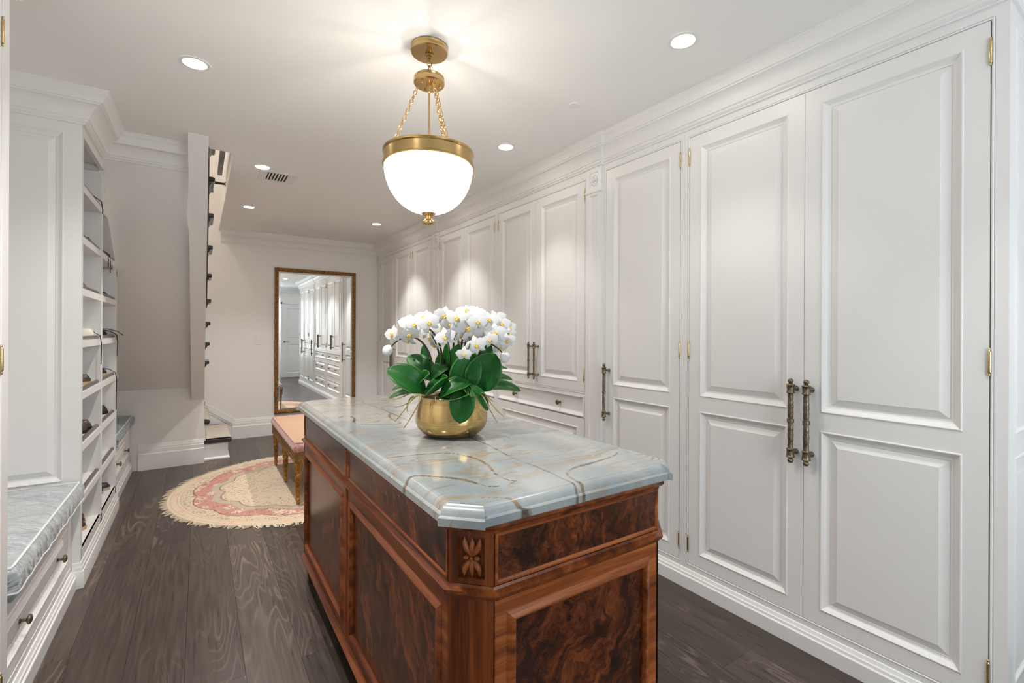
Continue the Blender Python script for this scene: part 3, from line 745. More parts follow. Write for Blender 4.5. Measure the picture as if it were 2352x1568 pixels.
def bench(label, y0, y1, xf, knobs):
    t = thing('drawer_bench', (xf, (y0 + y1) / 2, 0), label, 'bench', 'built-in drawer benches of the left wall')
    F = FL(xf)
    carcass(F, (y0, y1, 0.0, 0.43), [(y0 + 0.03, y1 - 0.03, 0.115, 0.405)], t, depth=0.5, name='bench_body')
    MB().box(-1.08, xf, y0, y1, 0.41, 0.43).obj('seat_board', PAINT, t)
    drawer(F, (y0 + 0.03 + GAP, y1 - 0.03 - GAP, 0.115 + GAP, 0.405 - GAP), 0.05, t, [(k, 0.26) for k in knobs])
    MB().sweep([(xf, y1), (xf, y0)], PLIN).obj('plinth', PAINT, t, smooth=25)
    return t
bench('white drawer bench under the pale grey cushion at the left edge', 2.0905, 3.178, -0.527, (2.365, 2.90))
bench('white drawer bench under the slate blue cushion below the stair soffit', 4.412, YK - 0.022, -0.527, (4.72, 5.215))

def cushion(name, label, x0, x1, y0, y1, z0, h, m, seed):
    rnd = random.Random(seed)
    t = thing(name, ((x0 + x1) / 2, (y0 + y1) / 2, z0), label, 'cushion', 'silk bench cushions')
    mb = MB(); nx, ny = 30, 60; cx, cy = (x0 + x1) / 2, (y0 + y1) / 2; hx, hy = (x1 - x0) / 2, (y1 - y0) / 2
    def edge(px, py):
        return Vector((px, py))
    def top(u, v):
        # u, v in -1..1
        e = 1 - max(abs(u), abs(v)) ** 6
        puff = (1 - u ** 4) * (1 - v ** 4)
        x = cx + hx * u; y = cy + hy * v
        n = mnoise.noise(Vector((x * 6, y * 14, seed))) * 0.012 + mnoise.noise(Vector((x * 14 + y * 5, y * 26, seed + 3.0))) * 0.006
        return Vector((x, y, z0 + h * 0.80 + puff * h * 0.30 + n * min(1, e * 1.5)))
    vs = []; fs = []
    for i in range(nx + 1):
        for j in range(ny + 1): vs.append(top(-1 + 2 * i / nx, -1 + 2 * j / ny))
    for i in range(nx):
        for j in range(ny):
            a = i * (ny + 1) + j; fs.append((a, a + ny + 1, a + ny + 2, a + 1))
    per = [(i, 0) for i in range(nx)] + [(nx, j) for j in range(ny)] + [(nx - i, ny) for i in range(nx)] + [(0, ny - j) for j in range(ny)]
    base = len(vs); n = len(per); K = 6
    ring_top = [i * (ny + 1) + j for i, j in per]
    for k in range(1, K + 1):
        tt = k / K; bul = 0.022 * math.sin(math.pi * tt) + 0.004 * math.sin(tt * 9)
        for q, (i, j) in enumerate(per):
            p = vs[ring_top[q]]; d = Vector((0, 0))
            if i == 0: d.x -= 1
            if i == nx: d.x += 1
            if j == 0: d.y -= 1
            if j == ny: d.y += 1
            w = mnoise.noise(Vector((p.x * 9, p.y * 22, seed + tt * 2))) * 0.007 * math.sin(math.pi * tt)
            sag = (p.z - (z0 + h * 0.8)) * (1 - tt)
            vs.append(Vector((p.x + d.x * (bul + w), p.y + d.y * (bul + w) * 0.4, z0 + h * 0.80 * (1 - tt) + sag + 0.002)))
    for k in range(K):
        for q in range(n):
            a = ring_top[q] if k == 0 else base + (k - 1) * n + q; b = ring_top[(q + 1) % n] if k == 0 else base + (k - 1) * n + (q + 1) % n
            fs.append((a, b, base + k * n + (q + 1) % n, base + k * n + q))
    fs.append(tuple(base + (K - 1) * n + q for q in range(n)))
    mb.add(vs, fs).obj('cushion_body', m, t, smooth=75)
    ptop = [vs[i] + Vector((0, 0, 0.001)) for i in ring_top]
    MB().tube(ptop + ptop[:2], 0.0045, 6).obj('piping', PIPING, t, smooth=60)
    pbot = [vs[base + 3 * n + q].lerp(vs[base + 4 * n + q], 0.5) + Vector((0, 0, 0)) for q in range(n)]
    MB().tube(pbot + pbot[:2], 0.0035, 6).obj('piping', PIPING, t, smooth=60)
    return t
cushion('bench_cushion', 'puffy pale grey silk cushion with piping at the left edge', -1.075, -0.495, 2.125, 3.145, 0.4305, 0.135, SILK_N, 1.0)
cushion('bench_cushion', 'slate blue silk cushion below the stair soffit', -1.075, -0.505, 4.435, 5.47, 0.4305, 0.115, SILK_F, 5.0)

# shoe shelving
SY0, SYD0, SYD1, SY1 = 3.18, 3.760, 3.802, 4.410
t = shoe = thing('shoe_shelving', (XL, (SY0 + SY1) / 2, 0), 'tall white open shoe shelving with bronze rails on the left', 'shelving')
SD = 0.36; XB = XL - SD
ZS = [0.180 + 0.2665 * k for k in range(8)]
# near side panel with raised panel facing the bench alcove
Fs = FN(SY0); rect = (-1.08, XL, 0.0, CEIL - 0.02); ops = [(-1.02, -0.562, 0.545, 2.285)]
sp = MB().holed(Fs, rect, ops, 0.0).sides(Fs, rect, -0.036, 0.0)
for o in ops: sp.rings(Fs, o, MOULD, cap=False)
sp.holed(Fs, rect, [], -0.036)
spo = sp.obj('side_panel', PAINT, t); MB().rings(Fs, ops[0], PANELP).obj('panel', PAINT, spo)
MB().box(XB, XL, SYD0, SYD1, 0.09, min(2.30, soffit_z(SYD1) - 0.02)).obj('divider', PAINT, t)
MB().box(XB, XL, SY1 - 0.042, SY1, 0.0, soffit_z(SY1) - 0.01).obj('side_panel', PAINT, t)
MB().box(XB - 0.02, XB, SY0 + 0.03, SYD1, 0.0, 2.33).add([(XB, SYD1, 0), (XB, SY1, 0), (XB, SY1, soffit_z(SY1)), (XB, SYD1, soffit_z(SYD1))], [(0, 1, 2, 3)]).obj('back_panel', PAINT, t)
# face piece above the second column, cut to the soffit slope
def fpoly(pts, x0, x1):
    mb = MB(); n = len(pts)
    mb.add([(x1, y, z) for y, z in pts] + [(x0, y, z) for y, z in pts], [tuple(range(n)), tuple(range(2 * n - 1, n - 1, -1))] + [(i, (i + 1) % n, (i + 1) % n + n, i + n) for i in range(n)])
    return mb
zt = 2.33
o1 = (3.745, zt); o2 = (SY1, soffit_z(SY1) - 0.004)
fpoly([(SYD0, 2.285), (SYD0, zt + 0.12), (3.745 + 0.02, zt + 0.12), (3.79, soffit_z(3.79)), (4.03, soffit_z(4.03)), (4.0, 2.020), (SYD1, 2.020), (SYD1, 2.285)], XL - 0.02, XL).obj('top_rail', PAINT, t)
fpoly([(4.03, soffit_z(4.03)), (SY1, soffit_z(SY1)), (SY1, soffit_z(SY1) - 0.08), (4.368, 1.745), (4.0, 2.020)], XL - 0.02, XL).obj('sloping_rail', PAINT, t)
MB().box(XL - 0.02, XL, SY0 + 0.036, SYD0, 2.285, CEIL - 0.02).obj('top_rail', PAINT, t)
fpoly([(SY0 + 0.03, 2.30), (SYD0, 2.30), (SYD0, 2.33), (SY0 + 0.03, 2.33)], XB, XL - 0.02).obj('top_board', PAINT, t)
fpoly([(4.0, 2.022), (4.368, 1.747), (4.368, 1.76), (4.0, 2.04), (SYD1, 2.04), (SYD1, 2.022)], XB, XL - 0.02).obj('sloping_board', PAINT, t)
TH = 0.037
for k, z in enumerate(ZS):
    for (a, b, c) in ((SY0 + 0.036, SYD0, 0), (SYD1, SY1 - 0.042, 1)):
        if c == 1 and k > 6: continue
        bb = b
        if c == 1 and k == 6: bb = min(b, YK - (z - 0.743) / 0.89 - 0.03)
        o = MB().box(XB, XL - 0.001, a, bb, z - TH if k else 0.09, z).obj('shelf', PAINT, t)
        if k:
            MB().tube([(XL - 0.016, a + 0.004, z + 0.012), (XL - 0.016, bb - 0.02, z + 0.012), (XL - 0.016, bb - 0.012, z + 0.010), (XL - 0.016, bb - 0.01, z + 0.002)], 0.0095, 10).obj('shoe_rail', RAIL, o, smooth=40)
MB().sweep([(XL - 0.02, SY1), (XL, SY1), (XL, SY0), (XL - 0.03, SY0)], [(a * 0.75, b * 1.35) for a, b in PLIN]).obj('plinth', PAINT, t, smooth=25)
MB().box(XL - 0.01, XL, SY0 + 0.03, SY1, 0.10, 0.18).obj('bottom_rail', PAINT, t)

# ------------------------------------------------------------------ shoes
def shoe(label, x, y, z, rot, colu, cols, L=0.285, lace=None, low=1.0, name='shoe', grp='shoes on the white shelving'):
    t = thing(name, (x, y, z), label, 'shoe', grp)
    t.rotation_euler = (0, 0, rot)
    mu = mat('shoe_upper', colu, 0.42, bump=(90, 0.2, 0.002, 2)); ms = mat('shoe_sole', cols, 0.7)
    def wid(s): return 0.036 * (0.62 + 0.38 * math.sin(min(1, s / 0.72) * math.pi * 0.5 + 0.15)) * (1.0 if s < 0.75 else math.sqrt(max(0.0, 1 - ((s - 0.75) / 0.255) ** 2))) * (1.25 if s > 0.4 else 1.1) * (math.sqrt(max(0.02, 1 - ((0.12 - s) / 0.125) ** 2)) if s < 0.12 else 1)
    def hgt(s): return (0.075 - 0.012 * s if s < 0.45 else 0.0696 - (s - 0.45) * 0.060) * low if s < 0.9 else (0.0426 * low) * math.sqrt(max(0, 1 - ((s - 0.9) / 0.105) ** 2)) + 0.004
    n = 16; mb = MB(); vs = []; fs = []; K = 9
    for i in range(n + 1):
        s_ = i / n; w = max(0.004, wid(s_)); h = hgt(s_)
        for k in range(K):
            a = math.pi * k / (K - 1)
            vs.append((-L + L * s_, -w * math.cos(a) * (1 - 0.12 * math.sin(a)), 0.017 + h * math.sin(a) ** 0.75))
    for i in range(n):
        for k in range(K - 1):
            a = i * K + k; fs.append((a, a + K, a + K + 1, a + 1))
    fs.append(tuple(range(K))); fs.append(tuple(range(n * K, n * K + K)))
    o0 = WP[t]
    up = mb.add([Vector(v) + o0 for v in vs], fs).obj('upper', mu, t, smooth=60)
    so = MB(); pts = []
    for i in range(n + 1): pts.append((-L * 1.01 + L * 1.025 * i / n, -max(0.004, wid(i / n)) * 1.06))
    for i in range(n, -1, -1): pts.append((-L * 1.01 + L * 1.025 * i / n, max(0.004, wid(i / n)) * 1.06))
    m = len(pts)
    so.add([Vector((a, b, 0.001)) + o0 for a, b in pts] + [Vector((a, b, 0.019)) + o0 for a, b in pts], [tuple(range(m)), tuple(range(2 * m - 1, m - 1, -1))] + [(i, (i + 1) % m, (i + 1) % m + m, i + m) for i in range(m)])
    so.obj('sole', ms, t)
    cx = -L * 0.74; hollow_shade = [Vector((cx + 0.055 * math.cos(2 * math.pi * k / 14), 0.026 * math.sin(2 * math.pi * k / 14), 0.017 + 0.073 * low + 0.001 - 0.005 * abs(math.sin(2 * math.pi * k / 14)))) + o0 for k in range(14)]
    MB().add(hollow_shade, [tuple(range(14))]).obj('opening', BLACK, up)  # black patch on the closed upper, painting the shaded hollow
    if lace:
        for pts in lace: MB().tube([Vector(p) + o0 for p in pts], 0.0028, 6).obj('lace', BLACK, t, smooth=60)
    return t
BR, DB, BK, CRM, TAN, NAV = (0.10, 0.055, 0.035), (0.045, 0.03, 0.024), (0.012, 0.012, 0.013), (0.70, 0.66, 0.58), (0.50, 0.34, 0.19), (0.02, 0.026, 0.04)
S_ = ZS
def lace_over(dy0, dx, drop, sw=0.01):
    # from the shoe throat forward over the shelf front and down
    return [[(-0.10, 0, 0.06), (-0.04, dy0 * 0.3, 0.055), (dx - 0.03, dy0 * 0.7, 0.046), (dx + 0.006, dy0, 0.02), (dx + 0.012, dy0 + sw, -0.03), (dx + 0.010, dy0 + sw * 2, -drop * 0.6), (dx + 0.010, dy0 + sw, -drop)]]
c1, c2 = 3.655, 4.318
shoe('brown shoe on the topmost shoe shelf, its lace hanging down', -0.522, 3.60, S_[7], 0, BR, DB, lace=lace_over(0.10, 0.027, 0.05))
shoe('dark brown shoe with an eyelet on the second highest shoe shelf', -0.520, 3.64, S_[6], 0, (0.07, 0.04, 0.03), BK)
shoe('dark shoe on the third highest shelf, mostly behind the side panel', -0.545, 3.67, S_[5], 0, DB, DB)
shoe('cream shoe with a thick black lace over the shelf edge', -0.512, 3.665, S_[4], 0, CRM, CRM, lace=lace_over(0.0, 0.018, 0.15, 0.008))
shoe('brown shoe with a tan layered sole on the left column middle shelf', -0.530, 3.675, S_[3], 0, DB, TAN)
shoe('glossy brown leather loafer on the left shoe column', -0.527, 3.675, S_[2], 0, (0.06, 0.032, 0.022), BK)
shoe('glossy brown leather loafer behind its twin on the left column', -0.530, 3.57, S_[2], 0, (0.06, 0.032, 0.022), BK)
shoe('brown moccasin with a cream sole on the lowest shelf, nearest', -0.528, 3.53, S_[0], 0.0, (0.055, 0.028, 0.022), TAN, low=0.8)
shoe('brown moccasin with a cream sole on the lowest shelf, second', -0.545, 3.622, S_[0], 0.0, (0.055, 0.028, 0.022), TAN, low=0.8, L=0.22)
shoe('black shoe with a tan sole at the back of the lowest shelf', -0.565, 3.712, S_[0], 0.0, BK, TAN, low=0.7, L=0.20)
shoe('black shoe with two laces hanging, highest in the right column', -0.575, 4.03, S_[6], 0, BK, BK, lace=lace_over(-0.02, 0.07, 0.07, 0.004) + lace_over(0.05, 0.07, 0.10, 0.008))
shoe('black shoe below the sloping rail of the right column', -0.532, 4.315, S_[5], 0, BK, BK, low=0.8)
shoe('black shoe with long thin laces in the right column', -0.538, 4.315, S_[4], 0, BK, BK, low=0.8, lace=lace_over(0.02, 0.043, 0.13, 0.006) + lace_over(0.035, 0.043, 0.12, 0.004) + [[(-0.1, 0, 0.06), (0.0, 0.02, 0.06), (0.05, 0.04, 0.045), (0.085, 0.055, 0.015)]])
shoe('black shoe with a tan sole and one long lace, right column', -0.540, 4.318, S_[3], 0, BK, TAN, low=0.85, lace=lace_over(-0.02, 0.045, 0.24, 0.004))
shoe('chunky black shoe in the right column under the hanging lace', -0.534, 4.318, S_[2], 0, (0.016, 0.015, 0.015), BK)
shoe('navy slip-on shoe with a grey sole on the lowest right shelf', -0.520, 4.322, S_[0], 0.0, NAV, (0.42, 0.37, 0.32), low=0.75, L=0.27)
shoe('navy slip-on shoe with a grey sole in front of its twin', -0.545, 4.228, S_[0], 0.0, NAV, (0.42, 0.37, 0.32), low=0.75, L=0.24)
shoe('black shoe at the near end of the lowest right shelf', -0.560, 4.05, S_[0], 0, DB, BK, low=0.8)

# ------------------------------------------------------------------ staircase
st_ = thing('staircase', (0.0, 5.9, 0), 'open stair with black treads and beige runner beside the mirror wall', 'staircase')
RISE = 0.197
noses = {8 + i: 4.965 - 0.268 * i for i in range(-3, 6)}
# first two steps climb to the left
for k, xn in ((1, 0.262), (2, 0.070)):
    z = RISE * k
    m_ = MB().box(-1.07, xn, YK + 0.065, YF - 0.002, z - 0.032, z)
    m_.sweep([(xn, YK + 0.065), (xn, YF - 0.002)][::-1], [(0, z - 0.032), (0.014, z - 0.032), (0.018, z - 0.022), (0.018, z - 0.006), (0.014, z), (0, z)])
    m_.obj('tread', BLACK, st_)
    r_ = MB().box(-1.07, xn - 0.012, YK + 0.078, YF - 0.004, z - RISE, z - 0.032).obj('riser', TRIMP, st_)
    if k == 1:
        MB().sweep([(xn - 0.012, YF - 0.004), (xn - 0.012, YK + 0.078), (STX1, YK + 0.078)][::-1], [(0, 0), (-0.016, 0), (-0.016, 0.012), (-0.008, 0.022), (0, 0.024)]).obj('shoe_moulding', TRIMP, r_)
    # runner wraps over the nosing
    pr = [(-0.6 if k == 2 else 0.06, z + 0.009), (xn - 0.006, z + 0.009), (xn + 0.014, z + 0.004), (xn + 0.022, z - 0.012), (xn + 0.014, z - 0.034), (xn - 0.004, z - 0.04)]
    pr2 = [(pr[0][0], z + 0.001), (xn - 0.008, z + 0.001), (xn + 0.008, z - 0.002), (xn + 0.019, z - 0.012), (xn + 0.008, z - 0.030), (xn - 0.006, z - 0.036)]
    ry0, ry1 = YK + 0.125, YF - 0.10
    vs = [(a, ry0, b) for a, b in pr] + [(a, ry1, b) for a, b in pr] + [(a, ry0, b) for a, b in pr2] + [(a, ry1, b) for a, b in pr2]
    n = 6; fs = [(i, i + 1, n + i + 1, n + i) for i in range(n - 1)] + [(2 * n + i, 3 * n + i, 3 * n + i + 1, 2 * n + i + 1) for i in range(n - 1)] + [(i, 2 * n + i, 2 * n + i + 1, i + 1) for i in range(n - 1)]
    ru = MB().add(vs, fs).obj('runner', RUNNER, st_, smooth=60)
    MB().tube([(a, ry0, b - 0.004) for a, b in pr], 0.005, 6).obj('runner_binding', RUNEDGE, ru)
# winder in the corner
MB().add([(0.05, YK + 0.07, 0.59), (-0.10, YF - 0.005, 0.59), (-1.07, YF - 0.005, 0.59), (-1.07, YK + 0.07, 0.59), (0.05, YK + 0.07, 0.55), (-0.10, YF - 0.005, 0.55), (-1.07, YF - 0.005, 0.55), (-1.07, YK + 0.07, 0.55)], [(0, 1, 2, 3), (4, 7, 6, 5), (0, 4, 5, 1), (1, 5, 6, 2), (2, 6, 7, 3), (3, 7, 4, 0)]).obj('tread', BLACK, st_)
for k, yn in sorted(noses.items()):
    z = RISE * k
    if z > CEIL + 0.2: break
    yb = yn + 0.268
    xe = 0.088
    tr = MB().box(-1.07, xe - 0.012, yn - 0.012, yb + 0.02, z - 0.032, z)
    tr.sweep([(xe - 0.012, yb + 0.02), (xe - 0.012, yn - 0.012), (-1.07, yn - 0.012)], [(0, z - 0.032), (0.008, z - 0.032), (0.012, z - 0.024), (0.012, z - 0.006), (0.008, z), (0, z)])
    o = tr.obj('tread', BLACK, st_)
    MB().sweep([(STX1, yb), (STX1, yn + 0.012), (-1.07, yn + 0.012)], [(0, z - 0.075), (0.006, z - 0.075), (0.010, z - 0.060), (0.022, z - 0.044), (0.024, z - 0.032), (0, z - 0.032)]).obj('cove', BLACK, o)
    MB().box(-1.07, STX1 - 0.005, yn + 0.012, yn + 0.028, z - RISE + 0.05, z - 0.032).obj('riser', TRIMP, st_)
    MB().box(-0.95, -0.13, yn - 0.018, yb, z + 0.001, z + 0.009).obj('runner', RUNNER, st_)
# closed string band over the soffit edge
sb = MB(); vs = []
for y in (YK - 0.004, 3.43):
    z = soffit_z(y)
    for x in (STX0, STX1): vs += [(x, y, z - 0.125), (x, y, z + 0.20 if y > 4 else CEIL + 0.01)]
sb.add(vs, [(0, 2, 3, 1), (4, 5, 7, 6), (0, 4, 6, 2), (1, 3, 7, 5), (0, 1, 5, 4), (2, 6, 7, 3)])
sb.obj('string_band', TRIMP, st_)
bl_ = MB(); vs = []
for y in (4.75, 3.84):
    z = soffit_z(y)
    for x in (STX1, STX1 + 0.010): vs += [(x, y, z + 0.05), (x, y, z + 0.24)]
bl_.add(vs, [(0, 2, 3, 1), (4, 5, 7, 6), (0, 4, 6, 2), (1, 3, 7, 5), (0, 1, 5, 4), (2, 6, 7, 3)]).obj('string_strip', BLACK, st_)  # thin black strip along the outer edge of the string band
hr = MB().box(0.125, 0.160, 3.75, 4.78, CEIL + 0.150, CEIL + 0.185).obj('handrail', BLACK, st_)
MB().lathe([(0.012, 0.0), (0.014, 0.02), (0.009, 0.05), (0.014, 0.09), (0.009, 0.14), (0.010, 0.17), (0.022, 0.172), (0.022, 0.178)], (0.005, 4.70, CEIL + 0.06), 12, 'X').obj('rail_bracket', BLACK, st_, smooth=50)

# ------------------------------------------------------------------ mirror on the far wall
MX0, MX1, MZ0, MZ1 = 0.783, 1.775, 0.255, 2.088
t = thing('wall_mirror', ((MX0 + MX1) / 2, YF, MZ0), 'tall mirror in a beaded antique gilt frame on the far wall', 'mirror')
F = FN(YF)
MB().rings(F, (MX0, MX1, MZ0, MZ1), [(0, 0.0), (0, 0.022), (0.004, 0.028), (0.010, 0.026), (0.014, 0.030), (0.030, 0.030), (0.034, 0.022), (0.040, 0.020), (0.046, 0.012), (0.046, 0.008)], cap=False).obj('frame', FRAMEG, t, smooth=30)
g_ = MB().rings(F, (MX0 + 0.044, MX1 - 0.044, MZ0 + 0.044, MZ1 - 0.044), [(0, 0.010), (0.022, 0.014)], cap=True).obj('mirror_glass', MIRR, t)
bd = MB()
for (u0, v0, u1, v1) in ((MX0 + .022, MZ0 + .022, MX1 - .022, MZ0 + .022), (MX0 + .022, MZ1 - .022, MX1 - .022, MZ1 - .022), (MX0 + .022, MZ0 + .022, MX0 + .022, MZ1 - .022), (MX1 - .022, MZ0 + .022, MX1 - .022, MZ1 - .022)):
    n = int(math.hypot(u1 - u0, v1 - v0) / 0.021)
    for i in range(n):
        f = (i + 0.5) / n; bd.sphere(F.p(u0 + (u1 - u0) * f, v0 + (v1 - v0) * f, 0.031), 0.0085, 6, 4)
bd.obj('beading', GILT, t, smooth=60, kind='stuff')
t = thing('light_switch', (0.603, YF, 1.13), 'white rocker light switch left of the mirror', 'switch')
MB().rings(F, (0.563, 0.643, 1.125, 1.250), [(0, 0.0), (0, 0.004), (0.003, 0.006)], cap=True).obj('plate', PLASTIC, t)
MB().rings(F, (0.586, 0.620, 1.153, 1.222), [(0, 0.006), (0.001, 0.009), (0.003, 0.0095)], cap=True).obj('rocker', PLASTIC, t)

# ------------------------------------------------------------------ ceiling fittings
def downlight(x, y, label, p=1.0, cone=86, blend=0.55):
    t = thing('downlight', (x, y, CEIL), label, 'light', 'recessed ceiling downlights')
    MB().lathe([(0.060, -0.0005), (0.060, -0.003), (0.050, -0.005), (0.046, -0.004), (0.046, -0.0005)], (x, y, CEIL), 28, cap=False).obj('trim_ring', PLASTIC, t, smooth=40)
    MB().lathe([(0.0001, -0.0025), (0.046, -0.0025)], (x, y, CEIL), 28, cap=False).obj('lens', GLASSW, t)
    l = bpy.data.lights.new('downlight_beam', 'SPOT'); l.energy = SPOT_W * p; l.spot_size = math.radians(cone); l.spot_blend = blend; l.shadow_soft_size = 0.025; l.color = (1.0, 0.955, 0.91)
    lo = bpy.data.objects.new('downlight_beam', l); COL.objects.link(lo); lo.parent = t; lo.location = (0, 0, -0.012)
    return t
downlight(1.637, 1.21, 'round downlight over the near double wardrobe, at upper right', 0.24)
downlight(1.637, 2.54, 'round downlight right of the pendant bowl', 0.5)
downlight(1.637, 3.86, 'round downlight hidden behind the pendant bowl', 1.0)
downlight(1.637, 5.18, 'small round downlight in the far right of the ceiling', 1.3)
downlight(0.395, 5.17, 'round downlight farthest left, near the stair opening', 1.6, 118, 0.75)
downlight(0.378, 3.845, 'round downlight next to the ceiling air vent', 1.6, 118, 0.75)
downlight(-0.020, 2.525, 'large round downlight at upper left near the left crown', 1.0, 122, 0.75)
downlight(1.637, -0.12, 'round downlight behind the photographer by the door', 0.6)
downlight(-0.020, 1.20, 'round downlight behind the photographer over the left cupboard', 2.3, 122, 0.75)
# louvred supply vent
t = thing('ceiling_vent', (0.49, 4.03, CEIL), 'white ceiling air vent with dark slots beside a downlight', 'vent')
Fx = (0.375, 0.62, 3.90, 4.17)
MB().box(0.425, 0.572, 3.935, 4.13, CEIL - 0.002, CEIL - 0.0008).obj('backing', VENTDK, t)
m_ = MB()
for a, b, c_, d in ((0.375, 0.425, 3.90, 4.165), (0.572, 0.62, 3.90, 4.165), (0.425, 0.572, 3.90, 3.935), (0.425, 0.572, 4.13, 4.165)): m_.box(a, b, c_, d, CEIL - 0.006, CEIL - 0.0005)
m_.obj('frame', PLASTIC, t)
for i in range(7):
    x = 0.434 + i * 0.0215; MB().box(x, x + 0.0095, 3.935, 4.13, CEIL - 0.007, CEIL - 0.002).obj('slat', PLASTIC, t)
t = thing('slot_diffuser', (0.87, 5.88, CEIL), 'long narrow white slot diffuser in the ceiling near the mirror wall', 'vent')
m_ = MB()
for a, b, c_, d in ((0.58, 1.16, 5.83, 5.85), (0.58, 1.16, 5.91, 5.93), (0.58, 0.60, 5.85, 5.91), (1.14, 1.16, 5.85, 5.91)): m_.box(a, b, c_, d, CEIL - 0.006, CEIL - 0.0005)
m_.obj('frame', PLASTIC, t)
MB().box(0.60, 1.14, 5.85, 5.91, CEIL - 0.0025, CEIL - 0.0006).obj('louvre', PLASTIC, t)
MB().lathe([(0.0001, -0.006), (0.024, -0.006), (0.030, -0.004), (0.032, -0.0004)], (1.633, 1.869, CEIL), 24, cap=False).obj('sprinkler_disc', PLASTIC, smooth=40, label='small round white disc on the ceiling right of the pendant', cat='sprinkler')

# ------------------------------------------------------------------ pendant lamp
PX, PY = 0.797, 1.829
t = pend = thing('pendant_lamp', (PX, PY, CEIL), 'brass pendant lamp with glowing opal glass bowl over the island', 'lamp')
c0 = (PX, PY, 0)
MB().lathe([(0.074, CEIL - 0.0005), (0.076, CEIL - 0.004), (0.074, CEIL - 0.012), (0.076, CEIL - 0.016), (0.076, CEIL - 0.028), (0.073, CEIL - 0.031), (0.0001, CEIL - 0.031)], c0, 36, cap=False).obj('canopy', BRASS, t, smooth=35)
MB().lathe([(0.016, CEIL - 0.031), (0.017, CEIL - 0.036), (0.012, CEIL - 0.040), (0.013, CEIL - 0.046), (0.009, CEIL - 0.050), (0.010, CEIL - 0.056), (0.004, CEIL - 0.062), (0.0001, CEIL - 0.062)], c0, 18, cap=False).torus((PX, PY, CEIL - 0.071), 0.010, 0.0026, (0, 1, 0)).obj('ceiling_loop', BRASS, t, smooth=50)
HZ = 2.338
MB().torus((PX, PY, CEIL - 0.098), 0.0085, 0.0024, (1, 0, 0), 18, 6, 2.2, (0, 0, 1)).obj('suspension_link', BRASS, t, smooth=60)
MB().tube([(PX + 0.027 * math.cos(a), PY + 0.008 * math.cos(a), HZ + 0.020 + 0.018 * math.sin(a)) for a in [math.pi * k / 14 for k in range(15)]], 0.0024, 8).obj('hub_loop', BRASS, t, smooth=60)
MB().lathe([(0.0001, HZ + 0.024), (0.058, HZ + 0.024), (0.062, HZ + 0.020), (0.060, HZ + 0.014), (0.064, HZ + 0.010), (0.064, HZ - 0.006), (0.061, HZ - 0.010), (0.0001, HZ - 0.010)], c0, 36, cap=False).obj('hub', BRASS, t, smooth=35)
m_ = MB().lathe([(0.011, HZ - 0.010), (0.011, HZ - 0.022), (0.008, HZ - 0.026), (0.008, HZ - 0.040), (0.004, HZ - 0.044), (0.004, 2.000)], c0, 14, cap=False)
m_.obj('rod', BRASS, t, smooth=40)
for k in range(6):
    a = k * math.pi / 3 + 0.5
    if k % 2: MB().lathe([(0.004, HZ - 0.010), (0.0045, HZ - 0.018), (0.003, HZ - 0.021), (0.0001, HZ - 0.022)], (PX + 0.045 * math.cos(a), PY + 0.045 * math.sin(a), 0), 10, cap=False).obj('screw_knob', BRASS, t, smooth=50)
BT = 2.046
def chain(ang):
    top = Vector((PX + 0.047 * math.cos(ang), PY + 0.047 * math.sin(ang), HZ - 0.014)); bot = Vector((PX + 0.163 * math.cos(ang), PY + 0.163 * math.sin(ang), BT + 0.004))
    d = (bot - top); n = 15; u = d.normalized(); s1 = u.cross(Vector((0, 0, 1))).normalized(); s2 = u.cross(s1)
    ch = None
    step = d.length / n
    for i in range(n):
        c = top + u * (step * (i + 0.5)); nr = s1 if i % 2 else s2
        mb = MB().torus(c, 0.0068, 0.0021, nr, 16, 6, 1.55 if i % 3 else 1.25, u)
        if ch is None: ch = mb.obj('chain', BRASS, t, smooth=60)
        else: mb.obj('link', BRASS, ch, smooth=60)
for a in (2.554, 4.648, 0.460): chain(a)
# band and bowl
MB().lathe([(0.178, BT), (0.186, BT), (0.188, BT - 0.004), (0.186, BT - 0.008), (0.188, BT - 0.011), (0.184, BT - 0.014), (0.184, BT - 0.052), (0.189, BT - 0.056), (0.189, BT - 0.062), (0.181, BT - 0.066), (0.172, BT - 0.066), (0.176, BT - 0.06), (0.176, BT)], c0, 64, cap=False).obj('band', BRASS, t, smooth=35)
pr = []
for k in range(25):
    a = math.pi / 2 * k / 24; pr.append((max(0.0005, 0.182 * math.cos(a) ** 0.92), BT - 0.060 - 0.196 * math.sin(a)))
bowl = MB().lathe(pr, c0, 64, cap=False).obj('glass_bowl', LAMPG, t, smooth=60)
zb = BT - 0.256
MB().lathe([(0.0001, BT - 0.046), (0.173, BT - 0.046), (0.176, BT - 0.042)], c0, 48, cap=False).obj('glow_baffle', BRASS, t, smooth=40)  # added unseen disc, keeps the bowl's glow off the ceiling
MB().lathe([(0.0001, zb + 0.006), (0.029, zb + 0.006), (0.031, zb + 0.001), (0.024, zb - 0.005), (0.014, zb - 0.011), (0.013, zb - 0.020), (0.020, zb - 0.027), (0.026, zb - 0.032), (0.025, zb - 0.040), (0.014, zb - 0.046), (0.0001, zb - 0.047)], c0, 24, cap=False).obj('finial', BRASS, t, smooth=40)
for k in range(3):
    a = 0.6 + k * 2.094
    l = bpy.data.lights.new('bulb', 'POINT'); l.energy = PEND_W / 3; l.color = (1.0, 0.91, 0.80); l.shadow_soft_size = 0.018
    lo = bpy.data.objects.new('bulb', l); COL.objects.link(lo); lo.parent = pend; lo.location = (0.085 * math.cos(a), 0.085 * math.sin(a), BT - 0.02 - CEIL)

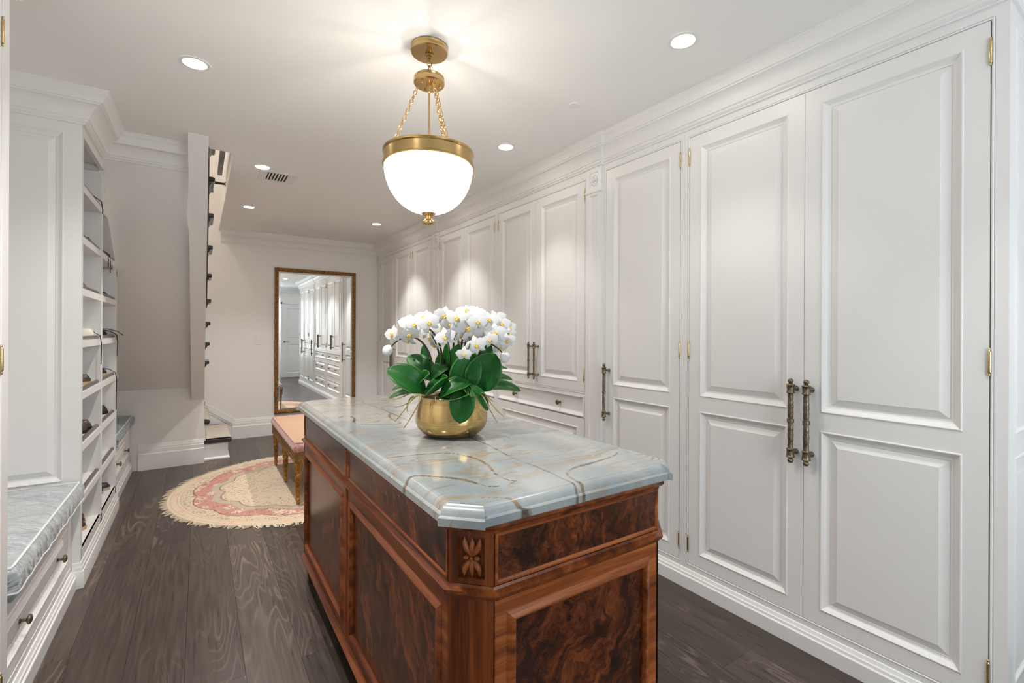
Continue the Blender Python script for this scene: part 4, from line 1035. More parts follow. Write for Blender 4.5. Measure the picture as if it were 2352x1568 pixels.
# ------------------------------------------------------------------ rug and gilt bench
RCX, RCY, RR = 0.765, 4.39, 0.965
t = thing('round_rug', (RCX, RCY, 0), 'round cream and pink floral rug with fringe under the gilt bench', 'rug')
MB().lathe([(RR, 0.0005), (RR, 0.006), (RR - 0.004, 0.008), (0.5, 0.0085), (0.0001, 0.0085)], (RCX, RCY, 0), 128, cap=False).obj('rug_pile', RUG, t)
fr = MB()
rnd = random.Random(3); tuft = 0.0; tl = 0.03
for i in range(1800):
    if i % 6 == 0: tuft = rnd.gauss(0, 0.016); tl = rnd.uniform(0.024, 0.056)
    a = 2 * math.pi * (i + rnd.random()) / 1800; l = tl * rnd.uniform(0.8, 1.1); da = tuft + rnd.gauss(0, 0.005) - (i % 6 - 2.5) * 0.0016
    p0 = Vector((RCX + (RR - 0.004) * math.cos(a), RCY + (RR - 0.004) * math.sin(a), 0.006)); p1 = Vector((RCX + (RR + l * 0.6) * math.cos(a + da * 0.6), RCY + (RR + l * 0.6) * math.sin(a + da * 0.6), 0.005)); p2 = Vector((RCX + (RR + l) * math.cos(a + da * 1.3), RCY + (RR + l) * math.sin(a + da * 1.3), 0.002))
    fr.tube([p0, p1, p2], [0.0022, 0.002, 0.001], 3, cap=False)
fr.obj('fringe', FRINGE, t, kind='stuff', recalc=False)

BX0, BX1, BY0, BY1 = 0.588, 1.075, 3.765, 5.035; bz = 0.0085
t = thing('upholstered_bench', ((BX0 + BX1) / 2, (BY0 + BY1) / 2, bz), 'long gilt bench with peach seat standing on the round rug', 'bench')
lp = [(0.0125, 0.0), (0.013, 0.012), (0.010, 0.018), (0.016, 0.030), (0.017, 0.038), (0.012, 0.046), (0.013, 0.055), (0.020, 0.20), (0.022, 0.215), (0.025, 0.222), (0.022, 0.230), (0.021, 0.236), (0.027, 0.300), (0.031, 0.306), (0.031, 0.314)]
lgm = MB().lathe(lp, (0, 0, 0), 16)
for k in range(10):
    a = 2 * math.pi * k / 10
    lgm.tube([(0.0125 * math.cos(a), 0.0125 * math.sin(a), 0.07), (0.019 * math.cos(a), 0.019 * math.sin(a), 0.19)], 0.003, 5)
    lgm.tube([(0.0205 * math.cos(a), 0.0205 * math.sin(a), 0.24), (0.026 * math.cos(a), 0.026 * math.sin(a), 0.295)], 0.0035, 5)
LEGM = lgm.mesh('leg', smooth=35); LEGM.materials.append(GILT)
for x in (0.618, 1.045):
    for y in (3.797, 4.40, 5.003): inst('leg', LEGM, t, (x, y, bz))
zA, zB = bz + 0.314, 0.396
for x in (0.618, 1.045):
    for y in (3.797, 4.40, 5.003): MB().box(x - 0.032, x + 0.032, y - 0.032, y + 0.032, zA, zB - 0.004).obj('corner_block', GILTD, t)
ap = [(0.0, zA + 0.002), (0.006, zA + 0.002), (0.008, zA + 0.010), (0.002, zA + 0.014), (0.004, zA + 0.030), (0.004, zA + 0.056), (0.009, zA + 0.060), (0.010, zA + 0.070), (0.004, zB - 0.003), (0.0, zB)]
MB().sweep([(0.592, 5.03), (0.592, 3.77), (1.071, 3.77), (1.071, 5.03)][::-1], ap, closed=True).obj('apron', GILTD, t, smooth=30)
ab = MB()
for i in range(56):
    y = 3.83 + i * 1.14 / 55
    ab.sphere((0.586, y, zA + 0.035), 0.009, 6, 4, (0.6, 1, 1.4))
ab.obj('apron_carving', GILT, t, smooth=60, kind='stuff')
MB().box(0.60, 1.06, 3.78, 5.02, zA + 0.02, zB).obj('seat_base', GILTD, t)
def box_cushion(x0, x1, y0, y1, z0, z1, m_side, m_top, parent):
    nx, ny = 16, 36; vs = []; fs = []; ms = []
    def P(u, v, w):  # w 0..1 side height
        b = 0.012 * math.sin(math.pi * min(1, w))
        return (x0 + (x1 - x0) * u, y0 + (y1 - y0) * v, z0 + (z1 - z0) * w), b
    for i in range(nx + 1):
        for j in range(ny + 1):
            u, v = i / nx, j / ny
            puff = 0.016 * (1 - (2 * u - 1) ** 4) * (1 - (2 * v - 1) ** 8)
            vs.append((x0 + (x1 - x0) * u, y0 + (y1 - y0) * v, z1 + puff))
    for i in range(nx):
        for j in range(ny):
            a = i * (ny + 1) + j; fs.append((a, a + ny + 1, a + ny + 2, a + 1)); ms.append(1)
    per = [(i, 0) for i in range(nx)] + [(nx, j) for j in range(ny)] + [(nx - i, ny) for i in range(nx)] + [(0, ny - j) for j in range(ny)]
    rt = [i * (ny + 1) + j for i, j in per]; base = len(vs); n = len(per); K = 5
    for k in range(1, K + 1):
        w = 1 - k / K; b = 0.014 * math.sin(math.pi * k / K * 0.9)
        for q, (i, j) in enumerate(per):
            p = vs[rt[q]]; dx = (-1 if i == 0 else 0) + (1 if i == nx else 0); dy = (-1 if j == 0 else 0) + (1 if j == ny else 0)
            vs.append((p[0] + dx * b, p[1] + dy * b, z0 + (z1 - z0) * w))
    for k in range(K):
        for q in range(n):
            a = rt[q] if k == 0 else base + (k - 1) * n + q; b = rt[(q + 1) % n] if k == 0 else base + (k - 1) * n + (q + 1) % n
            fs.append((a, b, base + k * n + (q + 1) % n, base + k * n + q)); ms.append(0)
    mb = MB(); mb.v = [Vector(v) for v in vs]; mb.f = [list(f) for f in fs]; mb.m = ms
    o = mb.obj('seat_cushion', [m_side, m_top], parent, smooth=50)
    MB().tube([Vector(vs[i]) for i in rt] + [Vector(vs[rt[0]])], 0.004, 6).obj('piping', PINKF, o, smooth=60)
box_cushion(0.592, 1.071, 3.77, 5.03, zB, 0.468, PINKF, PEACHF, t)

# ================================================================== ISLAND
IX0, IX1, IY0, IY1 = 0.455, 1.130, 0.857, 2.682
CH = 0.072
isl = thing('island_cabinet', ((IX0 + IX1) / 2, (IY0 + IY1) / 2, 0), 'burl walnut island cabinet with carved corner, under the marble top', 'island')
def octo(e=0.0, ch=CH):
    x0, x1, y0, y1 = IX0 - e, IX1 + e, IY0 - e, IY1 + e; c = ch + e * 0.586
    return [(x0 + c, y0), (x0, y0 + c), (x0, y1 - c), (x0 + c, y1), (x1 - c, y1), (x1, y1 - c), (x1, y0 + c), (x1 - c, y0)]   # clockwise: outward is left
ZB = 0.135
core = MB(); P8 = octo(-0.016); n = 8
core.add([(x, y, ZB + 0.01) for x, y in P8] + [(x, y, 0.888) for x, y in P8], [tuple(range(8)), tuple(range(15, 7, -1))] + [(i, (i + 1) % 8, (i + 1) % 8 + 8, i + 8) for i in range(8)])
core.obj('carcass', WALNUT_V, isl)
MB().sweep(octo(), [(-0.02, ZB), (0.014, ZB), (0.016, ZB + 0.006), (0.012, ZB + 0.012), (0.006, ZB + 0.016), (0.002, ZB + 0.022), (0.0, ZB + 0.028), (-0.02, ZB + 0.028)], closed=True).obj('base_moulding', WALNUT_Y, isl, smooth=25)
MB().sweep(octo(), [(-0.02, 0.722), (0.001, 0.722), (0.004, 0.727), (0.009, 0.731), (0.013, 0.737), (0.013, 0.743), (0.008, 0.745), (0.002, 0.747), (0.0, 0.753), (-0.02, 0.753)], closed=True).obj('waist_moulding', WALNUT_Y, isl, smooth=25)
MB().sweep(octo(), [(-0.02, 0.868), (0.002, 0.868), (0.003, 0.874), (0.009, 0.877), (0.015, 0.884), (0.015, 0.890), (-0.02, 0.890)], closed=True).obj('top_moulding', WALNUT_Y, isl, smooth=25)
def bay(F, u0, u1, door_m, drawer_m, rail_m, frame_m):
    # drawer front over a panelled door
    dz0, dz1 = 0.756, 0.868
    d = MB().rings(F, (u0 + 0.002, u1 - 0.002, dz0, dz1), [(0, -0.014), (0, 0.0015), (0.0015, 0.003), (0.006, 0.003), (0.008, 0.001), (0.0095, -0.001)], cap=False).obj('drawer', rail_m, isl)
    MB().rings(F, (u0 + 0.0115, u1 - 0.0115, dz0 + 0.0095, dz1 - 0.0095), [(0, -0.001), (0.0003, -0.001)], cap=True).obj('burl_panel', drawer_m, d)
    z0, z1 = 0.167, 0.720
    fw = 0.054
    dr = MB().rings(F, (u0 + 0.003, u1 - 0.003, z0, z1), [(0, -0.014), (0, -0.002), (0.0015, -0.0005), (0.030, -0.0005), (0.032, 0.0015), (0.040, 0.006), (0.046, 0.008), (0.050, 0.007), (0.052, 0.003), (0.054, -0.003), (fw, -0.008)], cap=False).obj('door', frame_m, isl)
    MB().rings(F, (u0 + 0.003 + fw - 0.001, u1 - 0.003 - fw + 0.001, z0 + fw - 0.001, z1 - fw + 0.001), [(0, -0.0075), (0.0003, -0.0075)], cap=True).obj('burl_panel', door_m, dr)
ua = IX0 + CH; ub = IX1 - CH
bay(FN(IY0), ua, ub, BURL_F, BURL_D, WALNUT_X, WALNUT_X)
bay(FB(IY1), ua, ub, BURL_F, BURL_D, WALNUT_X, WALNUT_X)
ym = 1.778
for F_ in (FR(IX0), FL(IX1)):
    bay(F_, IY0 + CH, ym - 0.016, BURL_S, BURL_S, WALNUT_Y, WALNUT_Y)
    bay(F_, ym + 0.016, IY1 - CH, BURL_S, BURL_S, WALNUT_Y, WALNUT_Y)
    m_ = MB().fbox(F_, ym - 0.016, ym + 0.016, 0.165, 0.868, -0.014, -0.001)
    m_.lathe([(0.006, 0.165), (0.006, 0.868)], F_.p(ym, 0, -0.001), 10)
    m_.obj('centre_stile', WALNUT_V, isl, smooth=40)
# chamfered corner pilasters with carving, and tapering legs
for (cx, cy, sx, sy) in ((IX0, IY0, 1, 1), (IX0, IY1, 1, -1), (IX1, IY0, -1, 1), (IX1, IY1, -1, -1)):
    a = Vector((cx + sx * CH, cy, 0)); b = Vector((cx, cy + sy * CH, 0))
    nrm = Vector((-sx, -sy, 0)).normalized(); U = (b - a).normalized(); wd = (b - a).length
    Fc = Fr(a - nrm * 0.0, U, nrm)
    pl = MB()
    up = (0.020, wd - 0.020, 0.766, 0.856)
    pl.holed(Fc, (0.0, wd, 0.755, 0.870), [up], 0.001)
    pl.rings(Fc, up, [(0, 0.001), (0.001, -0.010), (0.002, -0.010)], cap=True)
    pl.quadf(Fc, 0.0, wd, ZB + 0.02, 0.722, 0.001)
    po = pl.obj('corner_pilaster', WALNUT_V, isl)
    cv = MB(); mid = wd / 2
    def petal(uc, v0, L, w0, lean, hgt, flip):
        vs = []; fs = []; nn, mm = 8, 6
        for i in range(nn + 1):
            s_ = i / nn; w = w0 * (math.sin(math.pi * (0.08 + 0.92 * s_) ** 0.75)) ** 0.8 if s_ < 1 else 0.0002
            uu = uc * 0 + mid + math.copysign(1, lean) * (0.002 + 0.0155 * math.sin(math.pi * 0.60 * s_)) if lean else uc; v = v0 + flip * L * s_
            for k in range(mm + 1):
                q = -1 + 2 * k / mm
                vs.append(Fc.p(uu + q * w, v, -0.009 + hgt * (1 - q * q * 0.85) * (0.35 + 0.65 * math.sin(math.pi * min(1, s_ * 0.9 + 0.08)))))
        for i in range(nn):
            for k in range(mm): a_ = i * (mm + 1) + k; fs.append((a_, a_ + mm + 1, a_ + mm + 2, a_ + 1))
        cv.add(vs, fs)
    zc = 0.808
    for fl, L in ((1, 0.043), (-1, 0.039)):
        petal(mid, zc + fl * 0.004, L * 0.93, 0.0080, 0.0, 0.0085, fl)
        petal(mid - 0.0095, zc + fl * 0.003, L * 0.98, 0.0088, -0.010, 0.0095, fl)
        petal(mid + 0.0095, zc + fl * 0.003, L * 0.98, 0.0088, 0.010, 0.0095, fl)
    cv.sphere(Fc.p(mid, zc, -0.001), 0.0045, 10, 6)
    for q in (-1, 1):
        cv.sphere(Fc.p(mid + q * 0.012, zc + 0.001, -0.004), 0.006, 10, 6, (1.2, 1.2, 0.8))
    cv.obj('carved_tulips', CARVE, po, smooth=60)
    # leg
    lx, ly = cx + sx * 0.042, cy + sy * 0.042
    vs = []
    for (h, z, o) in ((0.034, ZB + 0.02, 0.0), (0.027, 0.09, 0.0), (0.016, 0.0, 0.0)):
        vs += [(lx - h, ly - h, z), (lx + h, ly - h, z), (lx + h, ly + h, z), (lx - h, ly + h, z)]
    MB().add(vs, [(0, 1, 5, 4), (1, 2, 6, 5), (2, 3, 7, 6), (3, 0, 4, 7), (4, 5, 9, 8), (5, 6, 10, 9), (6, 7, 11, 10), (7, 4, 8, 11), (8, 9, 10, 11), (0, 3, 2, 1)]).obj('leg', WALNUT_V, isl)

# ------------------------------------------------------------------ marble worktop
SX0, SX1, SY0_, SY1_ = 0.419, 1.166, 0.835, 2.706
SC_, EAR = 0.073, 0.011
def outline(i, ear):
    """clockwise outline inset by i, ears of the chamfered corners of size ear"""
    x0, x1, y0, y1 = SX0 + i, SX1 - i, SY0_ + i, SY1_ - i; c = SC_ + 0.414 * 0 - i * 0.414 * 0
    c = SC_ - i * 0.0; e = ear
    k = c - i * 0.586 + 0.0
    k = SC_ - 0.586 * i
    pts = []
    # near-left
    pts += [(x0 + k + 0.006, y0 + e), (x0 + k, y0), (x0, y0 + k), (x0 + e, y0 + k + 0.006)]
    pts += [(x0 + e, y1 - k - 0.006), (x0, y1 - k), (x0 + k, y1), (x0 + k + 0.006, y1 - e)]
    pts += [(x1 - k - 0.006, y1 - e), (x1 - k, y1), (x1, y1 - k), (x1 - e, y1 - k - 0.006)]
    pts += [(x1 - e, y0 + k + 0.006), (x1, y0 + k), (x1 - k, y0), (x1 - k - 0.006, y0 + e)]
    # subdivide
    out = []
    base = [None] * 16
    for a in range(16):
        p, q = pts[a], pts[(a + 1) % 16]; out.append(p)
        nseg = {3: 240, 7: 60, 11: 60, 15: 110, 1: 10, 5: 4, 9: 4, 13: 4}.get(a, 1)
        for s_ in range(1, nseg): f = s_ / nseg; out.append((p[0] + (q[0] - p[0]) * f, p[1] + (q[1] - p[1]) * f))
    return out
ZT = 0.930
prof = [(0.02, 0.890, EAR), (0.0, 0.890, EAR), (0.0, 0.907, EAR), (0.003, 0.910, EAR), (0.007, 0.9105, EAR), (0.008, 0.914, EAR), (0.011, 0.920, EAR), (0.016, 0.9255, EAR), (0.022, 0.9285, EAR), (0.030, 0.9298, EAR), (0.0305, 0.9286, EAR * 0.6), (0.0325, 0.9286, EAR * 0.6), (0.033, ZT, EAR * 0.6)]
vs = []; fs = []
for (i, z, e) in prof:
    o_ = outline(i, e); nO = len(o_); vs += [(x, y, z) for x, y in o_]
for r in range(len(prof) - 1):
    for j in range(nO): fs.append((r * nO + j, r * nO + (j + 1) % nO, (r + 1) * nO + (j + 1) % nO, (r + 1) * nO + j))
fs.append(tuple(range(nO)))
top = MB().add(vs, fs)
# flat field: fine grid trimmed to the last loop by bisecting
bm = bmesh.new()
lastloop = outline(0.033, EAR * 0.6)
fx0, fx1, fy0, fy1 = SX0 + 0.033 + EAR * 0.6, SX1 - 0.033 - EAR * 0.6, SY0_ + 0.033 + EAR * 0.6, SY1_ - 0.033 - EAR * 0.6
bmf = bmesh.new(); bmf.faces.new([bmf.verts.new((x, y, ZT)) for x, y in lastloop])
for axis, a0, a1, st in ((0, SX0, SX1, 0.008), (1, SY0_, SY1_, 0.008)):
    v = a0 + st
    while v < a1:
        co = (v, 0, 0) if axis == 0 else (0, v, 0); no = (1, 0, 0) if axis == 0 else (0, 1, 0)
        bmesh.ops.bisect_plane(bmf, geom=bmf.verts[:] + bmf.edges[:] + bmf.faces[:], plane_co=co, plane_no=no, dist=1e-5)
        v += st
bmf.verts.ensure_lookup_table(); bmf.verts.index_update()
top.add([v.co.copy() for v in bmf.verts], [[v.index for v in f.verts] for f in bmf.faces]); bmf.free(); bm.free()
ctop = top.obj('worktop', MARB, smooth=30, label='polished blue-grey marble worktop with brown veins on the island', cat='worktop')
VEIN = {
 'vein_major': [[(0.693, 2.639), (0.713, 2.364), (0.724, 2.091), (0.721, 1.873), (0.733, 1.739), (0.764, 1.588), (0.789, 1.444), (0.788, 1.309), (0.763, 1.142), (0.773, 1.023), (0.765, 0.913), (0.764, 0.867), (0.745, 0.83)]],
 'vein_minor': [[(0.46, 1.341), (0.514, 1.335), (0.554, 1.326), (0.612, 1.307), (0.647, 1.285), (0.671, 1.212), (0.673, 1.136), (0.653, 1.072), (0.637, 1.02), (0.642, 0.976), (0.655, 0.965)],
  [(0.419, 1.121), (0.441, 1.142), (0.467, 1.139), (0.512, 1.093), (0.548, 1.05), (0.565, 1.003), (0.572, 0.965), (0.597, 0.952), (0.625, 0.949), (0.66, 0.965)],
  [(1.074, 1.023), (1.036, 1.0), (0.933, 0.979), (0.864, 0.974), (0.817, 0.957), (0.795, 0.936), (0.782, 0.894), (0.781, 0.855), (0.765, 0.83)],
  [(0.493, 2.063), (0.526, 2.114), (0.559, 2.045), (0.509, 1.901), (0.603, 1.821), (0.689, 1.807), (0.668, 1.929), (0.716, 2.07), (0.742, 2.053)],
  [(0.522, 0.911), (0.551, 0.892), (0.574, 0.871), (0.596, 0.845), (0.624, 0.838)]],
 'vein_thin': [[(0.443, 0.963), (0.482, 0.94), (0.522, 0.911)], [(0.544, 1.24), (0.558, 1.191), (0.566, 1.166)], [(0.609, 1.157), (0.606, 1.084), (0.607, 1.024)], [(0.838, 1.093), (0.948, 1.116), (0.996, 1.123), (1.072, 1.087)], [(0.83, 1.035), (0.922, 1.085), (0.975, 1.099)],
  [(0.816, 1.291), (0.939, 1.225), (1.083, 1.22), (1.12, 1.227)], [(0.885, 1.346), (0.959, 1.33), (1.131, 1.285)], [(0.451, 1.459), (0.506, 1.399), (0.593, 1.393)], [(0.472, 1.773), (0.539, 1.785), (0.558, 1.684)], [(0.687, 0.98), (0.725, 0.989), (0.773, 1.023)],
  [(0.493, 2.291), (0.633, 2.381), (0.798, 2.411)], [(0.471, 2.483), (0.59, 2.473), (0.653, 2.247), (0.67, 2.023)], [(0.42, 1.60), (0.47, 1.62), (0.56, 1.59)], [(0.42, 1.75), (0.50, 1.72)], [(0.42, 1.92), (0.47, 1.95)], [(0.42, 2.2), (0.5, 2.26)], [(0.42, 1.42), (0.46, 1.40)], [(0.95, 2.6), (0.9, 2.2), (0.98, 1.9), (0.93, 1.6)]]}
me = ctop.data; off = WP[ctop]
for nm, lines in VEIN.items():
    at = me.attributes.new(nm, 'FLOAT', 'POINT'); vals = []
    segs = []
    for L in lines:
        # smooth the traced polyline once (Chaikin)
        for _ in range(2):
            q = [L[0]]
            for a, b in zip(L, L[1:]):
                q += [(a[0] * .75 + b[0] * .25, a[1] * .75 + b[1] * .25), (a[0] * .25 + b[0] * .75, a[1] * .25 + b[1] * .75)]
            L = q + [L[-1]]
        segs += list(zip(L, L[1:]))
    for v in me.vertices:
        x, y = v.co.x + off.x, v.co.y + off.y; best = 9.0
        for (a, b) in segs:
            if min(a[0], b[0]) - best > x or max(a[0], b[0]) + best < x or min(a[1], b[1]) - best > y or max(a[1], b[1]) + best < y: continue
            ex, ey = b[0] - a[0], b[1] - a[1]; l2 = ex * ex + ey * ey + 1e-12
            s_ = max(0, min(1, ((x - a[0]) * ex + (y - a[1]) * ey) / l2)); d_ = math.hypot(x - a[0] - s_ * ex, y - a[1] - s_ * ey)
            if d_ < best: best = d_
        vals.append(best)
    at.data.foreach_set('value', vals)

# ------------------------------------------------------------------ brass pot and orchid
OX, OY, OZ = 0.760, 1.530, ZT
pot = MB().lathe([(0.0001, 0.0), (0.070, 0.0), (0.085, 0.002), (0.104, 0.012), (0.121, 0.030), (0.1285, 0.050), (0.128, 0.070), (0.124, 0.095), (0.119, 0.120), (0.1165, 0.137), (0.1175, 0.140), (0.1150, 0.1405), (0.113, 0.137), (0.115, 0.115), (0.0001, 0.112)], (OX, OY, OZ), 64, cap=False)
pot = pot.obj('planter_bowl', POT, smooth=40, org=(OX, OY, OZ), label='round brushed brass planter bowl on the marble top', cat='planter')
orch = thing('orchid', (OX, OY, OZ + 0.115), 'white moth orchid with broad green leaves in the brass bowl', 'plant')
RV, TV, UP = _r.copy(), -_f.copy(), Vector((0, 0, 1))
O0 = Vector((OX, OY, OZ + 0.135))
def L3(a, b, c): return O0 + RV * a + UP * b + TV * c      # right, up, towards the room's near end
ms_ = MB()
for i in range(10):
    for j in range(24): pass
ms_.lathe([(0.0001, 0.014), (0.05, 0.012), (0.09, 0.005), (0.1125, -0.006)], (OX, OY, OZ + 0.125), 32, cap=False).obj('moss', MOSS, orch, smooth=60)

def leaf(base, tip, w, face, arch=0.15, cup=0.18, roll=0.0, tipr=0.55):
    base, tip = Vector(base), Vector(tip); ax = tip - base; Ln = ax.length; d = ax.normalized(); face = Vector(face)
    side = d.cross(face).normalized(); nrm = side.cross(d).normalized()
    w *= 1.16
    nl, nw = 14, 8; vs = []; uv = []; fs = []
    for i in range(nl + 1):
        s_ = i / nl
        ww = w * 0.5 * max(0.03, (math.sin(math.pi * min(1, (0.10 + 0.90 * s_)) ** 1.15)) ** tipr) if s_ < 1 else w * 0.02
        if s_ < 0.25: ww *= 0.45 + 0.55 * (s_ / 0.25)
        cen = base + ax * s_ + nrm * (arch * Ln * math.sin(math.pi * s_))
        tw = roll * s_; sd = side * math.cos(tw) + nrm * math.sin(tw); nn = nrm * math.cos(tw) - side * math.sin(tw)
        for k in range(nw + 1):
            q = -1 + 2 * k / nw
            vs.append(cen + sd * (q * ww) + nn * (cup * ww * (q * q)) - nn * (0.06 * ww * math.exp(-(q * 5) ** 2)))
            uv.append((k / nw, s_))
    for i in range(nl):
        for k in range(nw): a = i * (nw + 1) + k; fs.append((a, a + 1, a + nw + 2, a + nw + 1))
    mb = MB().add(vs, fs); o = mb.obj('leaf', [LEAF, LEAFU], orch, smooth=80, recalc=False)
    ul = o.data.uv_layers.new(name='uv')
    for lp_ in o.data.loops: ul.data[lp_.index].uv = uv[lp_.vertex_index]
    so = o.modifiers.new('thickness', 'SOLIDIFY'); so.thickness = 0.0022; so.offset = 0
    return o
K_ = 0.000349                          # crop pixel -> metre at the plant
def C(px, py, c=0.0): return L3((px - 800) * K_, (1052 - py) * K_, c)
leaf(C(1010, 985, .05), C(1255, 600, .06), 0.105, L3(0.25, 0.15, 1) - O0, 0.06, 0.22)
leaf(C(880, 990, .06), C(1040, 590, .065), 0.092, L3(0.1, 0.1, 1) - O0, 0.07, 0.20)
leaf(C(800, 960, .02), C(880, 505, .03), 0.062, L3(-0.2, 0.1, 1) - O0, 0.04, 0.18)
leaf(C(560, 985, .07), C(205, 745, .10), 0.082, L3(0.05, 0.75, 0.9) - O0, 0.14, 0.22)
leaf(C(640, 900, .0), C(325, 640, -.02), 0.066, L3(0.1, 0.6, 0.8) - O0, 0.14, 0.25)
leaf(C(560, 1010, .09), C(800, 820, .12), 0.080, L3(-0.45, 0.75, 0.45) - O0, -0.10, 0.55, 0.35)
leaf(C(1010, 880, .09), C(740, 1010, .13), 0.070, L3(0.1, 0.8, 0.5) - O0, 0.10, 0.40, -0.3)
leaf(C(960, 900, .10), C(925, 1255, .135), 0.074, L3(0.1, 0.15, 1) - O0, 0.16, 0.12)
leaf(C(1000, 890, .09), C(1185, 1150, .10), 0.032, L3(0.5, 0.4, 0.8) - O0, 0.12, 0.30)
leaf(C(700, 1000, .10), C(1010, 975, .15), 0.062, L3(0.0, 0.9, 0.5) - O0, -0.08, 0.35)
leaf(C(1130, 955, .03), C(1510, 985, .02), 0.042, L3(0.05, 1, 0.7) - O0, 0.13, 0.22)
leaf(C(1170, 920, .0), C(1425, 885, -.03), 0.042, L3(0.1, 1, 0.4) - O0, 0.17, 0.25)
leaf(C(500, 965, .02), C(190, 985, .02), 0.036, L3(-0.1, 1, 0.4) - O0, 0.14, 0.25)
leaf(C(470, 990, .05), C(195, 1050, .06), 0.030, L3(-0.1, 1, 0.5) - O0, 0.10, 0.25)
leaf(C(600, 800, -.02), C(490, 515, -.03), 0.040, L3(-0.5, 0.1, 0.7) - O0, 0.05, 0.35)
leaf(C(765, 790, .02), C(755, 500, .03), 0.026, L3(-0.4, 0, 0.8) - O0, 0.02, 0.4)
leaf(C(660, 790, .03), C(705, 590, .04), 0.022, L3(-0.6, 0, 0.8) - O0, 0.04, 0.4)
leaf(C(1210, 800, -.04), C(1368, 775, -.06), 0.030, L3(0, 1, 0.3) - O0, 0.12, 0.25)
leaf(C(1060, 800, -.03), C(1180, 500, -.05), 0.050, L3(0.3, 0.1, 0.8) - O0, 0.05, 0.25)
leaf(C(530, 900, .06), C(620, 790, .10), 0.045, L3(-0.5, 0.6, 0.6) - O0, 0.10, 0.5)
leaf(C(620, 860, .05), C(780, 740, .04), 0.050, L3(-0.2, 0.7, 0.7) - O0, 0.25, 0.3)
leaf(C(330, 900, -.06), C(215, 885, -.08), 0.022, L3(0, 1, 0.3) - O0, 0.1, 0.2)
leaf(C(760, 900, -.08), C(620, 640, -.13), 0.055, L3(-0.2, 0.3, -0.8) - O0, 0.08, 0.25)
leaf(C(860, 900, -.09), C(1010, 620, -.15), 0.060, L3(0.2, 0.3, -0.8) - O0, 0.08, 0.25)
leaf(C(820, 960, -.11), C(840, 930, -.24), 0.060, L3(0, 1, -0.3) - O0, 0.12, 0.25)

# flowers: one mesh shared by all blooms
def bloom_mesh():
    mb = MB()
    def pet(ang, L, w, curl, z0):
        ca, sa = math.cos(ang), math.sin(ang); nl, nw = 6, 6; vs = []; fs = []
        for i in range(nl + 1):
            s_ = i / nl; ww = w * 0.5 * (math.sin(math.pi * min(1, 0.12 + 0.86 * s_)) ** 0.62)
            if s_ == 0: ww = w * 0.12
            for k in range(nw + 1):
                q = -1 + 2 * k / nw
                r = 0.002 + L * s_ - 0.08 * L * q * q * s_; t_ = q * ww
                z = z0 + curl * (s_ * s_) * L - 0.14 * ww * q * q + 0.05 * L * math.sin(math.pi * s_)
                vs.append((ca * r - sa * t_, sa * r + ca * t_, z))
        for i in range(nl):
            for k in range(nw): a = i * (nw + 1) + k; fs.append((a, a + 1, a + nw + 2, a + nw + 1))
        mb.add(vs, fs)
    pet(math.radians(90), 0.040, 0.025, -0.25, -0.0015); pet(math.radians(225), 0.040, 0.023, -0.25, -0.0015); pet(math.radians(315), 0.040, 0.023, -0.25, -0.0015)
    pet(math.radians(12), 0.043, 0.044, 0.12, 0.001); pet(math.radians(168), 0.043, 0.044, 0.12, 0.001)
    me = mb.mesh('flower', smooth=80, recalc=False); me.materials.append(PETAL)
    lp_ = MB().sphere((0, -0.006, 0.006), 0.0058, 9, 6, (0.9, 1.3, 0.9)).sphere((0.0048, -0.001, 0.007), 0.0040, 8, 5, (0.8, 1.2, 1.2)).sphere((-0.0048, -0.001, 0.007), 0.0040, 8, 5, (0.8, 1.2, 1.2)).sphere((0, 0.003, 0.007), 0.0036, 8, 5)
    lm = lp_.mesh('lip', smooth=60); lm.materials.append(LIP)
    return me, lm
FLM, LPM = bloom_mesh()
rf = random.Random(11)
def flower(px, py, c, a=0.0, b=0.1, spin=0.0, s_=1.0, back=False):
    """a: turn left/right, b: tilt down/up of the face"""
    o = bpy.data.objects.new('flower', FLM); COL.objects.link(o); o.parent = orch
    n = (TV * math.cos(a) * math.cos(b) + RV * math.sin(a) * math.cos(b) + UP * math.sin(b))
    if back: n = -n
    x = UP.cross(n).normalized(); y = n.cross(x)
    x2 = x * math.cos(spin) + y * math.sin(spin); y2 = n.cross(x2)
    w = C(px, py, c); M3 = Matrix(((x2.x, y2.x, n.x), (x2.y, y2.y, n.y), (x2.z, y2.z, n.z)))
    o.matrix_local = Matrix.Translation(w - WP[orch]) @ M3.to_4x4() @ Matrix.Scale(s_ * 0.84, 4)
    l = bpy.data.objects.new('lip', LPM); COL.objects.link(l); l.parent = o
    WP[o] = w
